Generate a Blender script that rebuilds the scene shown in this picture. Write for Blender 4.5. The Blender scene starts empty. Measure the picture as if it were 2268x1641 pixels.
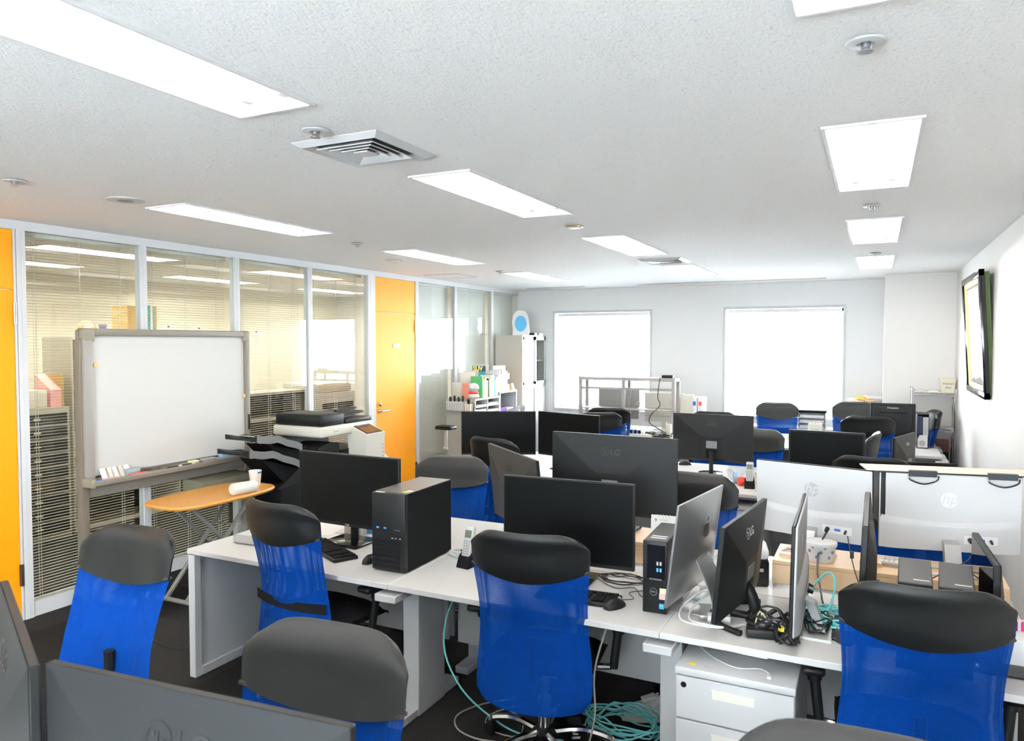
import bpy, bmesh, math, random
from mathutils import Vector, Matrix
from math import sin, cos, pi, radians as rad

# ------------------------------------------------------------------ camera, world, exposure
scene = bpy.context.scene
COL = scene.collection
HC = 1.82
cam_d = bpy.data.cameras.new('camera')
cam = bpy.data.objects.new('camera', cam_d)
COL.objects.link(cam)
cam.location = (0, 0, HC)
cam.rotation_euler = (rad(90 - 2.2265), 0, rad(26.274))
cam_d.sensor_fit = 'HORIZONTAL'
cam_d.sensor_width = 36
cam_d.lens = 1637.5 / 2268 * 36
cam_d.clip_start = .05
cam_d.clip_end = 400
cam_d.dof.use_dof = True
cam_d.dof.focus_distance = 4.2
cam_d.dof.aperture_fstop = 5.0
scene.camera = cam

world = bpy.data.worlds.new('sky')
scene.world = world
world.use_nodes = True
bg = world.node_tree.nodes['Background']
bg.inputs[0].default_value = (.83, .92, 1, 1)
bg.inputs[1].default_value = 34.0

TUBE = 32.0            # strength of the fluorescent tubes
scene.view_settings.view_transform = 'Standard'
scene.view_settings.look = 'None'
scene.view_settings.gamma = 1
scene.view_settings.use_curve_mapping = False
scene.view_settings.exposure = 0.55
scene.cycles.max_bounces = 10
scene.cycles.diffuse_bounces = 6
scene.cycles.transparent_max_bounces = 24
scene.cycles.sample_clamp_indirect = 8

# ------------------------------------------------------------------ materials
MAT = {}


def mat(name, rgb, rough=.5, metal=0., spec=.5, var=None, bump=None, emit=None, coat=0., trans=0.):
    """procedural material; var=(scale, amount), bump=(scale, strength)"""
    if name in MAT:
        return MAT[name]
    m = bpy.data.materials.new(name)
    m.use_nodes = True
    nt = m.node_tree
    b = nt.nodes['Principled BSDF']
    b.inputs['Base Color'].default_value = (*rgb, 1)
    b.inputs['Roughness'].default_value = rough
    b.inputs['Metallic'].default_value = metal
    b.inputs['Specular IOR Level'].default_value = spec
    b.inputs['Coat Weight'].default_value = coat
    b.inputs['Transmission Weight'].default_value = trans
    if emit:
        b.inputs['Emission Color'].default_value = (*emit[0], 1)
        b.inputs['Emission Strength'].default_value = emit[1]
    if var or bump:
        tc = nt.nodes.new('ShaderNodeTexCoord')
        if var:
            n = nt.nodes.new('ShaderNodeTexNoise')
            n.inputs['Scale'].default_value = var[0]
            n.inputs['Detail'].default_value = 4
            mix = nt.nodes.new('ShaderNodeMix')
            mix.data_type = 'RGBA'
            a = var[1]
            mix.inputs[6].default_value = (*[c * (1 - a) for c in rgb], 1)
            mix.inputs[7].default_value = (*[min(1, c * (1 + a)) for c in rgb], 1)
            nt.links.new(tc.outputs['Object'], n.inputs['Vector'])
            nt.links.new(n.outputs['Fac'], mix.inputs[0])
            nt.links.new(mix.outputs[2], b.inputs['Base Color'])
        if bump:
            n2 = nt.nodes.new('ShaderNodeTexNoise')
            n2.inputs['Scale'].default_value = bump[0]
            n2.inputs['Detail'].default_value = 3
            bp = nt.nodes.new('ShaderNodeBump')
            bp.inputs['Strength'].default_value = bump[1]
            bp.inputs['Distance'].default_value = .003
            nt.links.new(tc.outputs['Object'], n2.inputs['Vector'])
            nt.links.new(n2.outputs['Fac'], bp.inputs['Height'])
            nt.links.new(bp.outputs[0], b.inputs['Normal'])
    MAT[name] = m
    return m


def wood_mat(name, c1, c2, scale=(2, 30, 30), rough=.45):
    if name in MAT:
        return MAT[name]
    m = mat(name, c1, rough)
    nt = m.node_tree
    b = nt.nodes['Principled BSDF']
    tc = nt.nodes.new('ShaderNodeTexCoord')
    mp = nt.nodes.new('ShaderNodeMapping')
    mp.inputs['Scale'].default_value = scale
    n = nt.nodes.new('ShaderNodeTexNoise')
    n.inputs['Scale'].default_value = 2
    n.inputs['Detail'].default_value = 5
    mix = nt.nodes.new('ShaderNodeMix')
    mix.data_type = 'RGBA'
    mix.inputs[6].default_value = (*c1, 1)
    mix.inputs[7].default_value = (*c2, 1)
    nt.links.new(tc.outputs['Object'], mp.inputs[0])
    nt.links.new(mp.outputs[0], n.inputs['Vector'])
    nt.links.new(n.outputs['Fac'], mix.inputs[0])
    nt.links.new(mix.outputs[2], b.inputs['Base Color'])
    return m


def ceiling_mat():
    """mineral board: fine worm-shaped fissures, white"""
    m = mat('ceiling_board', (.8, .795, .79), .9, spec=.2)
    nt = m.node_tree
    b = nt.nodes['Principled BSDF']
    tc = nt.nodes.new('ShaderNodeTexCoord')
    mp = nt.nodes.new('ShaderNodeMapping')
    mp.inputs['Scale'].default_value = (1.7, 1, 1)
    n = nt.nodes.new('ShaderNodeTexNoise')
    n.inputs['Scale'].default_value = 60
    n.inputs['Detail'].default_value = 5
    n.inputs['Roughness'].default_value = .65
    n.inputs['Distortion'].default_value = .9
    ramp = nt.nodes.new('ShaderNodeValToRGB')
    ramp.color_ramp.elements[0].position = .33
    ramp.color_ramp.elements[0].color = (.76, .75, .74, 1)
    ramp.color_ramp.elements[1].position = .40
    ramp.color_ramp.elements[1].color = (.93, .927, .925, 1)
    bp = nt.nodes.new('ShaderNodeBump')
    bp.inputs['Strength'].default_value = .6
    bp.inputs['Distance'].default_value = .006
    nt.links.new(tc.outputs['Object'], mp.inputs[0])
    nt.links.new(mp.outputs[0], n.inputs['Vector'])
    nt.links.new(n.outputs['Fac'], ramp.inputs[0])
    nt.links.new(ramp.outputs[0], b.inputs['Base Color'])
    nt.links.new(n.outputs['Fac'], bp.inputs['Height'])
    nt.links.new(bp.outputs[0], b.inputs['Normal'])
    return m


def carpet_mat():
    m = mat('carpet', (.022, .022, .024), .95, spec=.1)
    nt = m.node_tree
    b = nt.nodes['Principled BSDF']
    tc = nt.nodes.new('ShaderNodeTexCoord')
    oi = nt.nodes.new('ShaderNodeObjectInfo')
    n = nt.nodes.new('ShaderNodeTexNoise')
    n.inputs['Scale'].default_value = 260
    n.inputs['Detail'].default_value = 2
    r = nt.nodes.new('ShaderNodeMapRange')
    r.inputs[3].default_value = .65
    r.inputs[4].default_value = 1.5
    r2 = nt.nodes.new('ShaderNodeMapRange')
    r2.inputs[3].default_value = .0
    r2.inputs[4].default_value = 1.0
    mul = nt.nodes.new('ShaderNodeMath')
    mul.operation = 'MULTIPLY'
    mix = nt.nodes.new('ShaderNodeMix')
    mix.data_type = 'RGBA'
    mix.inputs[6].default_value = (.004, .004, .0045, 1)
    mix.inputs[7].default_value = (.046, .043, .041, 1)
    nt.links.new(tc.outputs['Object'], n.inputs['Vector'])
    nt.links.new(oi.outputs['Random'], r.inputs[0])
    nt.links.new(n.outputs['Fac'], r2.inputs[0])
    nt.links.new(r.outputs[0], mul.inputs[0])
    nt.links.new(r2.outputs[0], mul.inputs[1])
    sc = nt.nodes.new('ShaderNodeMath')
    sc.operation = 'MULTIPLY'
    sc.inputs[1].default_value = .7
    nt.links.new(mul.outputs[0], sc.inputs[0])
    nt.links.new(sc.outputs[0], mix.inputs[0])
    nt.links.new(mix.outputs[2], b.inputs['Base Color'])
    bp = nt.nodes.new('ShaderNodeBump')
    bp.inputs['Strength'].default_value = .6
    bp.inputs['Distance'].default_value = .004
    nt.links.new(n.outputs['Fac'], bp.inputs['Height'])
    nt.links.new(bp.outputs[0], b.inputs['Normal'])
    return m


def net_mat():
    """open blue weave: threads with small holes between them"""
    m = mat('blue_net', (.0006, .042, .26), .75, spec=.08)
    nt = m.node_tree
    b = nt.nodes['Principled BSDF']
    out = nt.nodes['Material Output']
    tc = nt.nodes.new('ShaderNodeTexCoord')
    sp = nt.nodes.new('ShaderNodeSeparateXYZ')
    nt.links.new(tc.outputs['Object'], sp.inputs[0])

    def wave(sock, k, add=None):
        s = nt.nodes.new('ShaderNodeMath')
        s.operation = 'MULTIPLY'
        s.inputs[1].default_value = k
        nt.links.new(sock, s.inputs[0])
        w = nt.nodes.new('ShaderNodeMath')
        w.operation = 'SINE'
        nt.links.new(s.outputs[0], w.inputs[0])
        return w.outputs[0]
    mu = nt.nodes.new('ShaderNodeMath')
    mu.operation = 'MULTIPLY'
    nt.links.new(wave(sp.outputs[0], 2 * pi / .0056), mu.inputs[0])
    nt.links.new(wave(sp.outputs[2], 2 * pi / .0056), mu.inputs[1])
    gt = nt.nodes.new('ShaderNodeMapRange')
    gt.inputs[1].default_value = .10
    gt.inputs[2].default_value = .42
    gt.inputs[3].default_value = 0
    gt.inputs[4].default_value = .85
    nt.links.new(mu.outputs[0], gt.inputs[0])
    tr = nt.nodes.new('ShaderNodeBsdfTransparent')
    tr.inputs[0].default_value = (.75, .88, 1, 1)
    mx = nt.nodes.new('ShaderNodeMixShader')
    nt.links.new(gt.outputs[0], mx.inputs[0])
    nt.links.new(b.outputs[0], mx.inputs[1])
    nt.links.new(tr.outputs[0], mx.inputs[2])
    nt.links.new(mx.outputs[0], out.inputs[0])
    return m


def pane_mat(name='pane_glass', tint=(.95, .97, .96), refl=1.0):
    """thin flat window glass: mirror by Fresnel, otherwise clear"""
    if name in MAT:
        return MAT[name]
    m = mat(name, (1, 1, 1), 0)
    nt = m.node_tree
    out = nt.nodes['Material Output']
    tr = nt.nodes.new('ShaderNodeBsdfTransparent')
    tr.inputs[0].default_value = (*tint, 1)
    gl = nt.nodes.new('ShaderNodeBsdfGlossy')
    gl.inputs['Roughness'].default_value = .0
    lw = nt.nodes.new('ShaderNodeLayerWeight')      # Schlick, same from both sides
    lw.inputs[0].default_value = .5
    pw = nt.nodes.new('ShaderNodeMath')
    pw.operation = 'POWER'
    pw.inputs[1].default_value = 5
    k = nt.nodes.new('ShaderNodeMath')
    k.operation = 'MULTIPLY_ADD'
    k.inputs[1].default_value = .96 * refl
    k.inputs[2].default_value = .04 * refl
    nt.links.new(lw.outputs['Facing'], pw.inputs[0])
    nt.links.new(pw.outputs[0], k.inputs[0])
    mx = nt.nodes.new('ShaderNodeMixShader')
    nt.links.new(k.outputs[0], mx.inputs[0])
    nt.links.new(tr.outputs[0], mx.inputs[1])
    nt.links.new(gl.outputs[0], mx.inputs[2])
    nt.links.new(mx.outputs[0], out.inputs[0])
    return m


CEIL = ceiling_mat()
CARPET = carpet_mat()
NET = net_mat()
GLASS = pane_mat()
WALL = mat('wall_paint', (.80, .785, .77), .8, spec=.25, bump=(180, .12))
WALL_B = mat('wall_paint_back', (.83, .83, .835), .8, spec=.25, bump=(180, .12))
CREAM = mat('cream_wall', (.80, .775, .68), .8, spec=.25)
ALU = mat('white_frame', (.74, .74, .76), .45, spec=.4)
ORANGE = mat('orange_door', (.95, .35, .003), .5, spec=.32, bump=(400, .05))
CHROME = mat('chrome', (.8, .8, .8), .12, 1)
STEEL = mat('satin_steel', (.55, .55, .56), .3, 1)
LEATHER = mat('black_leather', (.0065, .007, .0075), .36, spec=.35, bump=(700, .25))
LEATHER2 = mat('worn_leather', (.018, .0185, .019), .42, spec=.35, bump=(700, .25))
PIPING = mat('brown_piping', (.035, .026, .022), .5)
BLACK = mat('black_plastic', (.009, .0096, .0105), .45, spec=.3, bump=(900, .1))
BLACKM = mat('black_matte', (.006, .0066, .0075), .7, spec=.15)
BLACKG = mat('black_gloss', (.008, .008, .009), .12)
FABRIC = mat('black_fabric', (.009, .009, .01), .9, spec=.15, bump=(900, .4))
GREYBK = mat('grey_back_plastic', (.0145, .0155, .0172), .5, spec=.22, bump=(1100, .12))
GREYBK2 = mat('taupe_back_plastic', (.036, .033, .028), .5, spec=.25, bump=(1100, .12))
LOGO = mat('dark_logo', (.012, .012, .013), .35)
LOGOW = mat('white_logo', (.75, .75, .76), .4)
SCREEN = mat('screen_glass', (.003, .0034, .0036), .4, spec=.12)
SCREENG = mat('glossy_screen', (.004, .004, .005), .03, spec=.7)
WHITE = mat('white_laminate', (.68, .675, .67), .4, spec=.4)
WHITEP = mat('white_plastic', (.80, .80, .805), .4, spec=.45)
WHITEM = mat('white_metal', (.60, .60, .61), .35, spec=.5)
PANELG = mat('pale_grey_panel', (.62, .645, .69), .55)
SILVER = mat('silver_aluminium', (.60, .60, .61), .32, .85)
CREAMP = mat('cream_plastic', (.72, .69, .61), .5)
BEIGEM = mat('beige_metal', (.52, .50, .45), .5)
GREYM = mat('grey_metal', (.42, .42, .42), .45)
TAUPE = mat('taupe_frame', (.23, .205, .175), .5, bump=(500, .05))
TAUPEL = mat('light_taupe', (.33, .31, .29), .5)
BOARD = mat('white_board', (.64, .635, .62), .22, spec=.5)
BLIND = mat('blind_slat', (.80, .79, .73), .5)
BLINDW = mat('blind_slat_white', (.86, .86, .86), .5)
PAPER = mat('paper', (.85, .845, .82), .8)
CARD = mat('card_beige', (.70, .64, .55), .7)
BROWN = mat('brown_card', (.48, .33, .13), .8)
AQUA = mat('aqua_cable', (.22, .70, .70), .45)
CABW = mat('white_cable', (.78, .78, .77), .45)
CABG = mat('grey_cable', (.38, .36, .33), .5)
CABK = mat('black_cable', (.01, .01, .011), .42)
RED = mat('red', (.80, .05, .025), .5)
PINK = mat('pink', (.80, .42, .42), .6)
BLUE = mat('blue', (.03, .10, .42), .5)
LBLUE = mat('light_blue', (.30, .52, .75), .6)
SKYB = mat('sky_blue', (.09, .42, .70), .6)
GREEN = mat('green', (.10, .45, .16), .6)
LIME = mat('lime', (.42, .70, .08), .6)
DGREEN = mat('olive_green', (.085, .13, .04), .7)
YELLOW = mat('yellow', (.85, .66, .03), .5)
PALEY = mat('pale_yellow', (.85, .80, .48), .7)
PURPLE = mat('purple', (.16, .02, .42), .5)
ORANGEP = mat('orange_paper', (.92, .38, .02), .6)
TEAL = mat('teal', (.02, .33, .36), .6)
NAVY = mat('navy', (.02, .03, .09), .6)
GOLD = mat('gold', (.70, .52, .22), .35, .8)
BRASS = mat('brass', (.55, .38, .16), .25, 1)
LEATHB = mat('brown_leather', (.14, .045, .02), .45)
INK = mat('ink', (.02, .02, .02), .7)
DARKROOM = mat('dark_steel', (.06, .06, .06), .5)
LCD = mat('phone_lcd', (.16, .20, .15), .3)
WOOD = wood_mat('light_pine', (.74, .53, .33), (.62, .41, .23))
WOODT = wood_mat('orange_beech', (.66, .33, .085), (.56, .25, .05), scale=(3, 22, 22), rough=.3)
MESHSHOE = mat('shoe_white', (.72, .71, .69), .7)
PUMICE = mat('shoe_sole', (.62, .58, .50), .7)
TUBEMAT = mat('tube_light', (1, 1, 1), .5, emit=((1.0, .955, .89), TUBE))
TUBEWARM = mat('tube_light_warm', (1, 1, 1), .5, emit=((1.0, .92, .74), TUBE * 2.2))
REFL = mat('lamp_reflector', (.9, .9, .9), .5)


# ------------------------------------------------------------------ geometry helpers
class G:
    def __init__(s):
        s.v, s.f = [], []

    def add(s, vs, fs, M=None):
        o = len(s.v)
        s.v += [tuple(M @ Vector(p)) for p in vs] if M is not None else [tuple(p) for p in vs]
        s.f += [[i + o for i in q] for q in fs]
        return s

    def box(s, x0, x1, y0, y1, z0, z1, M=None):
        return s.add([(x0, y0, z0), (x1, y0, z0), (x1, y1, z0), (x0, y1, z0), (x0, y0, z1), (x1, y0, z1), (x1, y1, z1), (x0, y1, z1)],
                     [(3, 2, 1, 0), (4, 5, 6, 7), (0, 1, 5, 4), (1, 2, 6, 5), (2, 3, 7, 6), (3, 0, 4, 7)], M)

    def rbox(s, x0, x1, y0, y1, z0, z1, r=.01, seg=2, M=None):
        bm = bmesh.new()
        bmesh.ops.create_cube(bm, size=1)
        for q in bm.verts:
            q.co = Vector(((x0 + x1) / 2 + q.co.x * (x1 - x0), (y0 + y1) / 2 + q.co.y * (y1 - y0), (z0 + z1) / 2 + q.co.z * (z1 - z0)))
        r = min(r, .49 * min(x1 - x0, y1 - y0, z1 - z0))
        bmesh.ops.bevel(bm, geom=list(bm.edges), offset=r, segments=seg, affect='EDGES', profile=.5)
        bm.verts.index_update()
        s.add([q.co.copy() for q in bm.verts], [[q.index for q in f.verts] for f in bm.faces], M)
        bm.free()
        return s

    def cyl(s, p0, p1, r0, r1=None, n=14, M=None):
        p0, p1 = Vector(p0), Vector(p1)
        r1 = r0 if r1 is None else r1
        d = (p1 - p0).normalized()
        a = d.orthogonal().normalized()
        b = d.cross(a)
        vs = []
        for p, r in ((p0, r0), (p1, r1)):
            for k in range(n):
                t = 2 * pi * k / n
                vs.append(p + a * (r * cos(t)) + b * (r * sin(t)))
        fs = [(k, (k + 1) % n, n + (k + 1) % n, n + k) for k in range(n)]
        fs += [tuple(range(n - 1, -1, -1)), tuple(range(n, 2 * n))]
        return s.add(vs, fs, M)

    def tube(s, pts, r, n=6, sub=4, closed=False, M=None):
        P = [Vector(p) for p in pts]
        if sub > 1 and len(P) > 2:
            Q = []
            m = len(P)
            for i in range(m if closed else m - 1):
                a, b, c, d = (P[(i + k) % m] if closed else P[min(max(i + k, 0), m - 1)] for k in (-1, 0, 1, 2))
                for j in range(sub):
                    t = j / sub
                    Q.append(.5 * ((2 * b) + (c - a) * t + (2 * a - 5 * b + 4 * c - d) * t * t + (3 * b - a - 3 * c + d) * t ** 3))
            if not closed:
                Q.append(P[-1])
            P = Q
        m = len(P)
        vs, fs = [], []
        a = None
        for i, p in enumerate(P):
            d = ((P[(i + 1) % m] - P[i - 1]) if closed else (P[min(i + 1, m - 1)] - P[max(i - 1, 0)]))
            d = d.normalized() if d.length > 1e-9 else Vector((0, 0, 1))
            a = d.orthogonal().normalized() if a is None else (a - d * a.dot(d))
            a = a.normalized() if a.length > 1e-6 else d.orthogonal().normalized()
            b = d.cross(a)
            for k in range(n):
                t = 2 * pi * k / n
                vs.append(p + a * (r * cos(t)) + b * (r * sin(t)))
        for i in range(m if closed else m - 1):
            j = (i + 1) % m
            for k in range(n):
                fs.append((i * n + k, i * n + (k + 1) % n, j * n + (k + 1) % n, j * n + k))
        if not closed:
            fs += [tuple(range(n - 1, -1, -1)), tuple(range((m - 1) * n, m * n))]
        return s.add(vs, fs, M)

    def lathe(s, prof, n=24, M=None):
        vs, fs = [], []
        for r, z in prof:
            for k in range(n):
                t = 2 * pi * k / n
                vs.append((r * cos(t), r * sin(t), z))
        for i in range(len(prof) - 1):
            for k in range(n):
                fs.append((i * n + k, i * n + (k + 1) % n, (i + 1) * n + (k + 1) % n, (i + 1) * n + k))
        if prof[0][0] > 1e-6:
            fs.append(tuple(range(n - 1, -1, -1)))
        if prof[-1][0] > 1e-6:
            fs.append(tuple(range((len(prof) - 1) * n, len(prof) * n)))
        return s.add(vs, fs, M)

    def prism(s, poly, d0, d1, axis='y', M=None):
        """extrude a 2-D polygon (u, w) along an axis: y -> (u, d, w), x -> (d, u, w), z -> (u, w, d)"""
        k = len(poly)
        put = {'y': lambda u, w, d: (u, d, w), 'x': lambda u, w, d: (d, u, w), 'z': lambda u, w, d: (u, w, d)}[axis]
        vs = [put(u, w, d0) for u, w in poly] + [put(u, w, d1) for u, w in poly]
        fs = [(i, (i + 1) % k, k + (i + 1) % k, k + i) for i in range(k)] + [tuple(range(k - 1, -1, -1)), tuple(range(k, 2 * k))]
        return s.add(vs, fs, M)

    def shell(s, fa, fb, nu, nv, M=None):
        """closed skin between two surfaces fa(u,v), fb(u,v), u,v in 0..1"""
        vs = []
        for f in (fa, fb):
            for j in range(nv + 1):
                for i in range(nu + 1):
                    vs.append(f(i / nu, j / nv))
        o = (nu + 1) * (nv + 1)
        fs = []
        for j in range(nv):
            for i in range(nu):
                a = j * (nu + 1) + i
                q = (a, a + 1, a + nu + 2, a + nu + 1)
                fs.append(q)
                fs.append(tuple(o + k for k in reversed(q)))
        rim = [i for i in range(nu + 1)] + [(j + 1) * (nu + 1) - 1 for j in range(1, nv + 1)] + \
              [nv * (nu + 1) + i for i in range(nu - 1, -1, -1)] + [j * (nu + 1) for j in range(nv - 1, 0, -1)]
        for a, b in zip(rim, rim[1:] + rim[:1]):
            fs.append((b, a, o + a, o + b))
        return s.add(vs, fs, M)

    def mesh(s, name, m, angle=38):
        me = bpy.data.meshes.new(name)
        me.from_pydata(s.v, [], s.f)
        bm = bmesh.new()
        bm.from_mesh(me)
        bmesh.ops.recalc_face_normals(bm, faces=bm.faces)
        bm.to_mesh(me)
        bm.free()
        me.polygons.foreach_set('use_smooth', [True] * len(me.polygons))
        me.set_sharp_from_angle(angle=rad(angle))
        me.materials.append(m)
        return me


def link(name, me, parent=None, loc=None, rz=None):
    o = bpy.data.objects.new(name, me)
    COL.objects.link(o)
    if parent is not None:
        o.parent = parent
    if loc is not None:
        o.location = loc
    if rz is not None:
        o.rotation_euler = (0, 0, rz)
    return o


def ob(name, g, m, parent=None, loc=None, rz=None, label=None, angle=38):
    o = link(name, g.mesh(name, m, angle), parent, loc, rz)
    if label:
        o['label'] = label
    return o


def tag(o, label, cat, group=None):
    o['label'] = label
    o['category'] = cat
    if group:
        o['group'] = group
    return o


def thing(name, label, cat, loc=(0, 0, 0), rz=0., group=None):
    o = bpy.data.objects.new(name, None)
    o.empty_display_size = .05
    COL.objects.link(o)
    o.location = loc
    o.rotation_euler = (0, 0, rz)
    return tag(o, label, cat, group)


def one(name, g, m, label, cat, loc=(0, 0, 0), rz=0., group=None):
    return tag(ob(name, g, m, None, loc, rz), label, cat, group)


def struct(name, g, m, parent=None, angle=38):
    o = ob(name, g, m, parent, angle=angle)
    if parent is None:
        o['kind'] = 'structure'
    return o


def copy_tree(o, parent=None):
    c = o.copy()
    COL.objects.link(c)
    c.parent = parent
    for ch in list(o.children):
        copy_tree(ch, c)
    return c


_fonts = {}


def text_geo(s, size, depth=.0006, shear=0., bold=0.):
    """letters as a thin mesh lying in local XZ, facing -y, centred"""
    key = (s, size, depth, shear, bold)
    if key not in _fonts:
        cu = bpy.data.curves.new('letters', 'FONT')
        cu.body = s
        cu.size = size
        cu.extrude = depth
        cu.shear = shear
        cu.offset = bold
        cu.align_x = 'CENTER'
        cu.align_y = 'CENTER'
        cu.resolution_u = 3
        t = bpy.data.objects.new('letters', cu)
        COL.objects.link(t)
        bpy.context.view_layer.update()
        me = bpy.data.meshes.new_from_object(t.evaluated_get(bpy.context.evaluated_depsgraph_get()))
        _fonts[key] = ([(v.co.x, -v.co.z, v.co.y) for v in me.vertices], [list(p.vertices) for p in me.polygons])
        bpy.data.objects.remove(t)
        bpy.data.curves.remove(cu)
        bpy.data.meshes.remove(me)
    g = G()
    g.add(*_fonts[key])
    return g


def text_ob(s, size, m, parent, M, name='lettering', **kw):
    g = text_geo(s, size, **kw)
    h = G().add(g.v, g.f, M)
    return ob(name, h, m, parent, angle=20)


def TR(x=0, y=0, z=0):
    return Matrix.Translation((x, y, z))


def RX(a):
    return Matrix.Rotation(a, 4, 'X')


def RY(a):
    return Matrix.Rotation(a, 4, 'Y')


def RZ(a):
    return Matrix.Rotation(a, 4, 'Z')

# ------------------------------------------------------------------ room shell
XW, XR, YB, YN, ZC = -4.99, .79, 10.3, -2.7, 2.6
X2 = -8.5                                   # far wall of the room behind the glass
COLX, COLY = .07, 9.65                      # corner pillar
LW, LL = .31, 1.24                          # lamp opening
LX = (-3.66, -1.83, -.03)
LY = (-1.06, 1.28, 3.57, 5.86, 8.11)        # lamp centres
lamps = [(x, y) for x in LX for y in LY]
lamps2 = [(x, y) for x in (-6.1, -7.5) for y in (1.9, 4.3, 6.7, 9.0)]

floor = thing('floor', 'dark grey carpet tile floor', 'floor')
del floor['label'], floor['category']
floor['kind'] = 'structure'
ob('subfloor', G().box(X2, XR, YN, YB, -.12, -.006), mat('screed', (.03, .03, .03), .9), floor)
tile_me = G().box(-.2495, .2495, -.2495, .2495, -.006, 0).mesh('carpet_tile', CARPET)
k = 0
for i in range(12):
    for j in range(20):
        x, y = XR - .25 - i * .5, YB - .25 - j * .5
        x0 = max(x - .2495, XW)
        if x0 > XW:
            link('carpet_tile', tile_me, floor, (x, y, 0))
        else:
            ob('carpet_tile', G().box(XW, x + .2495, y - .2495, y + .2495, -.006, 0), CARPET, floor)
ob('carpet_field', G().box(XW, XR, YN, YB - 10.0, -.006, 0), CARPET, floor)
ob('side_room_carpet', G().box(X2, XW, YN, YB, -.006, 0), CARPET, floor)


def ceiling_mesh(x0, x1, y0, y1, holes):
    xs = sorted({x0, x1} | {c + s * LW / 2 for c, _ in holes for s in (-1, 1)})
    ys = sorted({y0, y1} | {c + s * LL / 2 for _, c in holes for s in (-1, 1)})
    g = G()
    for a, b in zip(xs, xs[1:]):
        for c, d in zip(ys, ys[1:]):
            mx, my = (a + b) / 2, (c + d) / 2
            if any(abs(mx - hx) < LW / 2 and abs(my - hy) < LL / 2 for hx, hy in holes):
                continue
            g.add([(a, c, ZC), (b, c, ZC), (b, d, ZC), (a, d, ZC)], [(0, 1, 2, 3)])
    return g


ceil = struct('ceiling', ceiling_mesh(XW, XR, YN, YB, lamps), CEIL)
ob('side_room_ceiling', ceiling_mesh(X2, XW, YN, YB, lamps2), CEIL, ceil)
ob('slab', G().box(X2 - .1, XR + .1, YN - .1, YB + .1, ZC + .16, ZC + .3), WALL, ceil)

wr = struct('wall_right', G().box(XR, XR + .15, YN, YB, 0, ZC), WALL)
W3 = (-2.3, .45, .82, 2.25)
struct('wall_near', G().box(X2, W3[0], YN - .15, YN, 0, ZC).box(W3[1], XR + .15, YN - .15, YN, 0, ZC).box(W3[0], W3[1], YN - .15, YN, 0, W3[2]).box(W3[0], W3[1], YN - .15, YN, W3[3], ZC), WALL)
w3 = struct('window_3', G().box(W3[0], W3[1], YN - .12, YN - .08, W3[2], W3[2] + .04).box(W3[0], W3[1], YN - .12, YN - .08, W3[3] - .04, W3[3]).box(W3[0], W3[0] + .04, YN - .12, YN - .08, W3[2], W3[3]).box(W3[1] - .04, W3[1], YN - .12, YN - .08, W3[2], W3[3]).box(-.95, -.90, YN - .12, YN - .08, W3[2], W3[3]), ALU)
ob('glass_pane', G().box(W3[0] + .04, W3[1] - .04, YN - .102, YN - .098, W3[2] + .04, W3[3] - .04), GLASS, w3)
struct('wall_pillar', G().box(COLX, XR, COLY, YB, 0, ZC), WALL)
struct('wall_side_room', G().box(X2 - .15, X2, YN, YB, 0, ZC), CREAM)
W1 = (-4.36, -2.90, .81, 2.25)
W2 = (-1.85, -.39, .81, 2.26)
g = G()
xs = [X2 - .15, W1[0], W1[1], W2[0], W2[1], XR + .15]
T = .30
g.box(xs[0], xs[1], YB, YB + T, 0, ZC)
g.box(xs[2], xs[3], YB, YB + T, 0, ZC)
g.box(xs[4], xs[5], YB, YB + T, 0, ZC)
for a in (W1, W2):
    g.box(a[0], a[1], YB, YB + T, 0, a[2])
    g.box(a[0], a[1], YB, YB + T, a[3], ZC)
struct('wall_back', g, WALL_B)
struct('baseboard_right', G().box(XR - .008, XR, YN, COLY, 0, .06), mat('skirting', (.25, .25, .26), .6))
struct('baseboard_back', G().box(XW, COLX, YB - .008, YB, 0, .06), MAT['skirting'])

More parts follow.
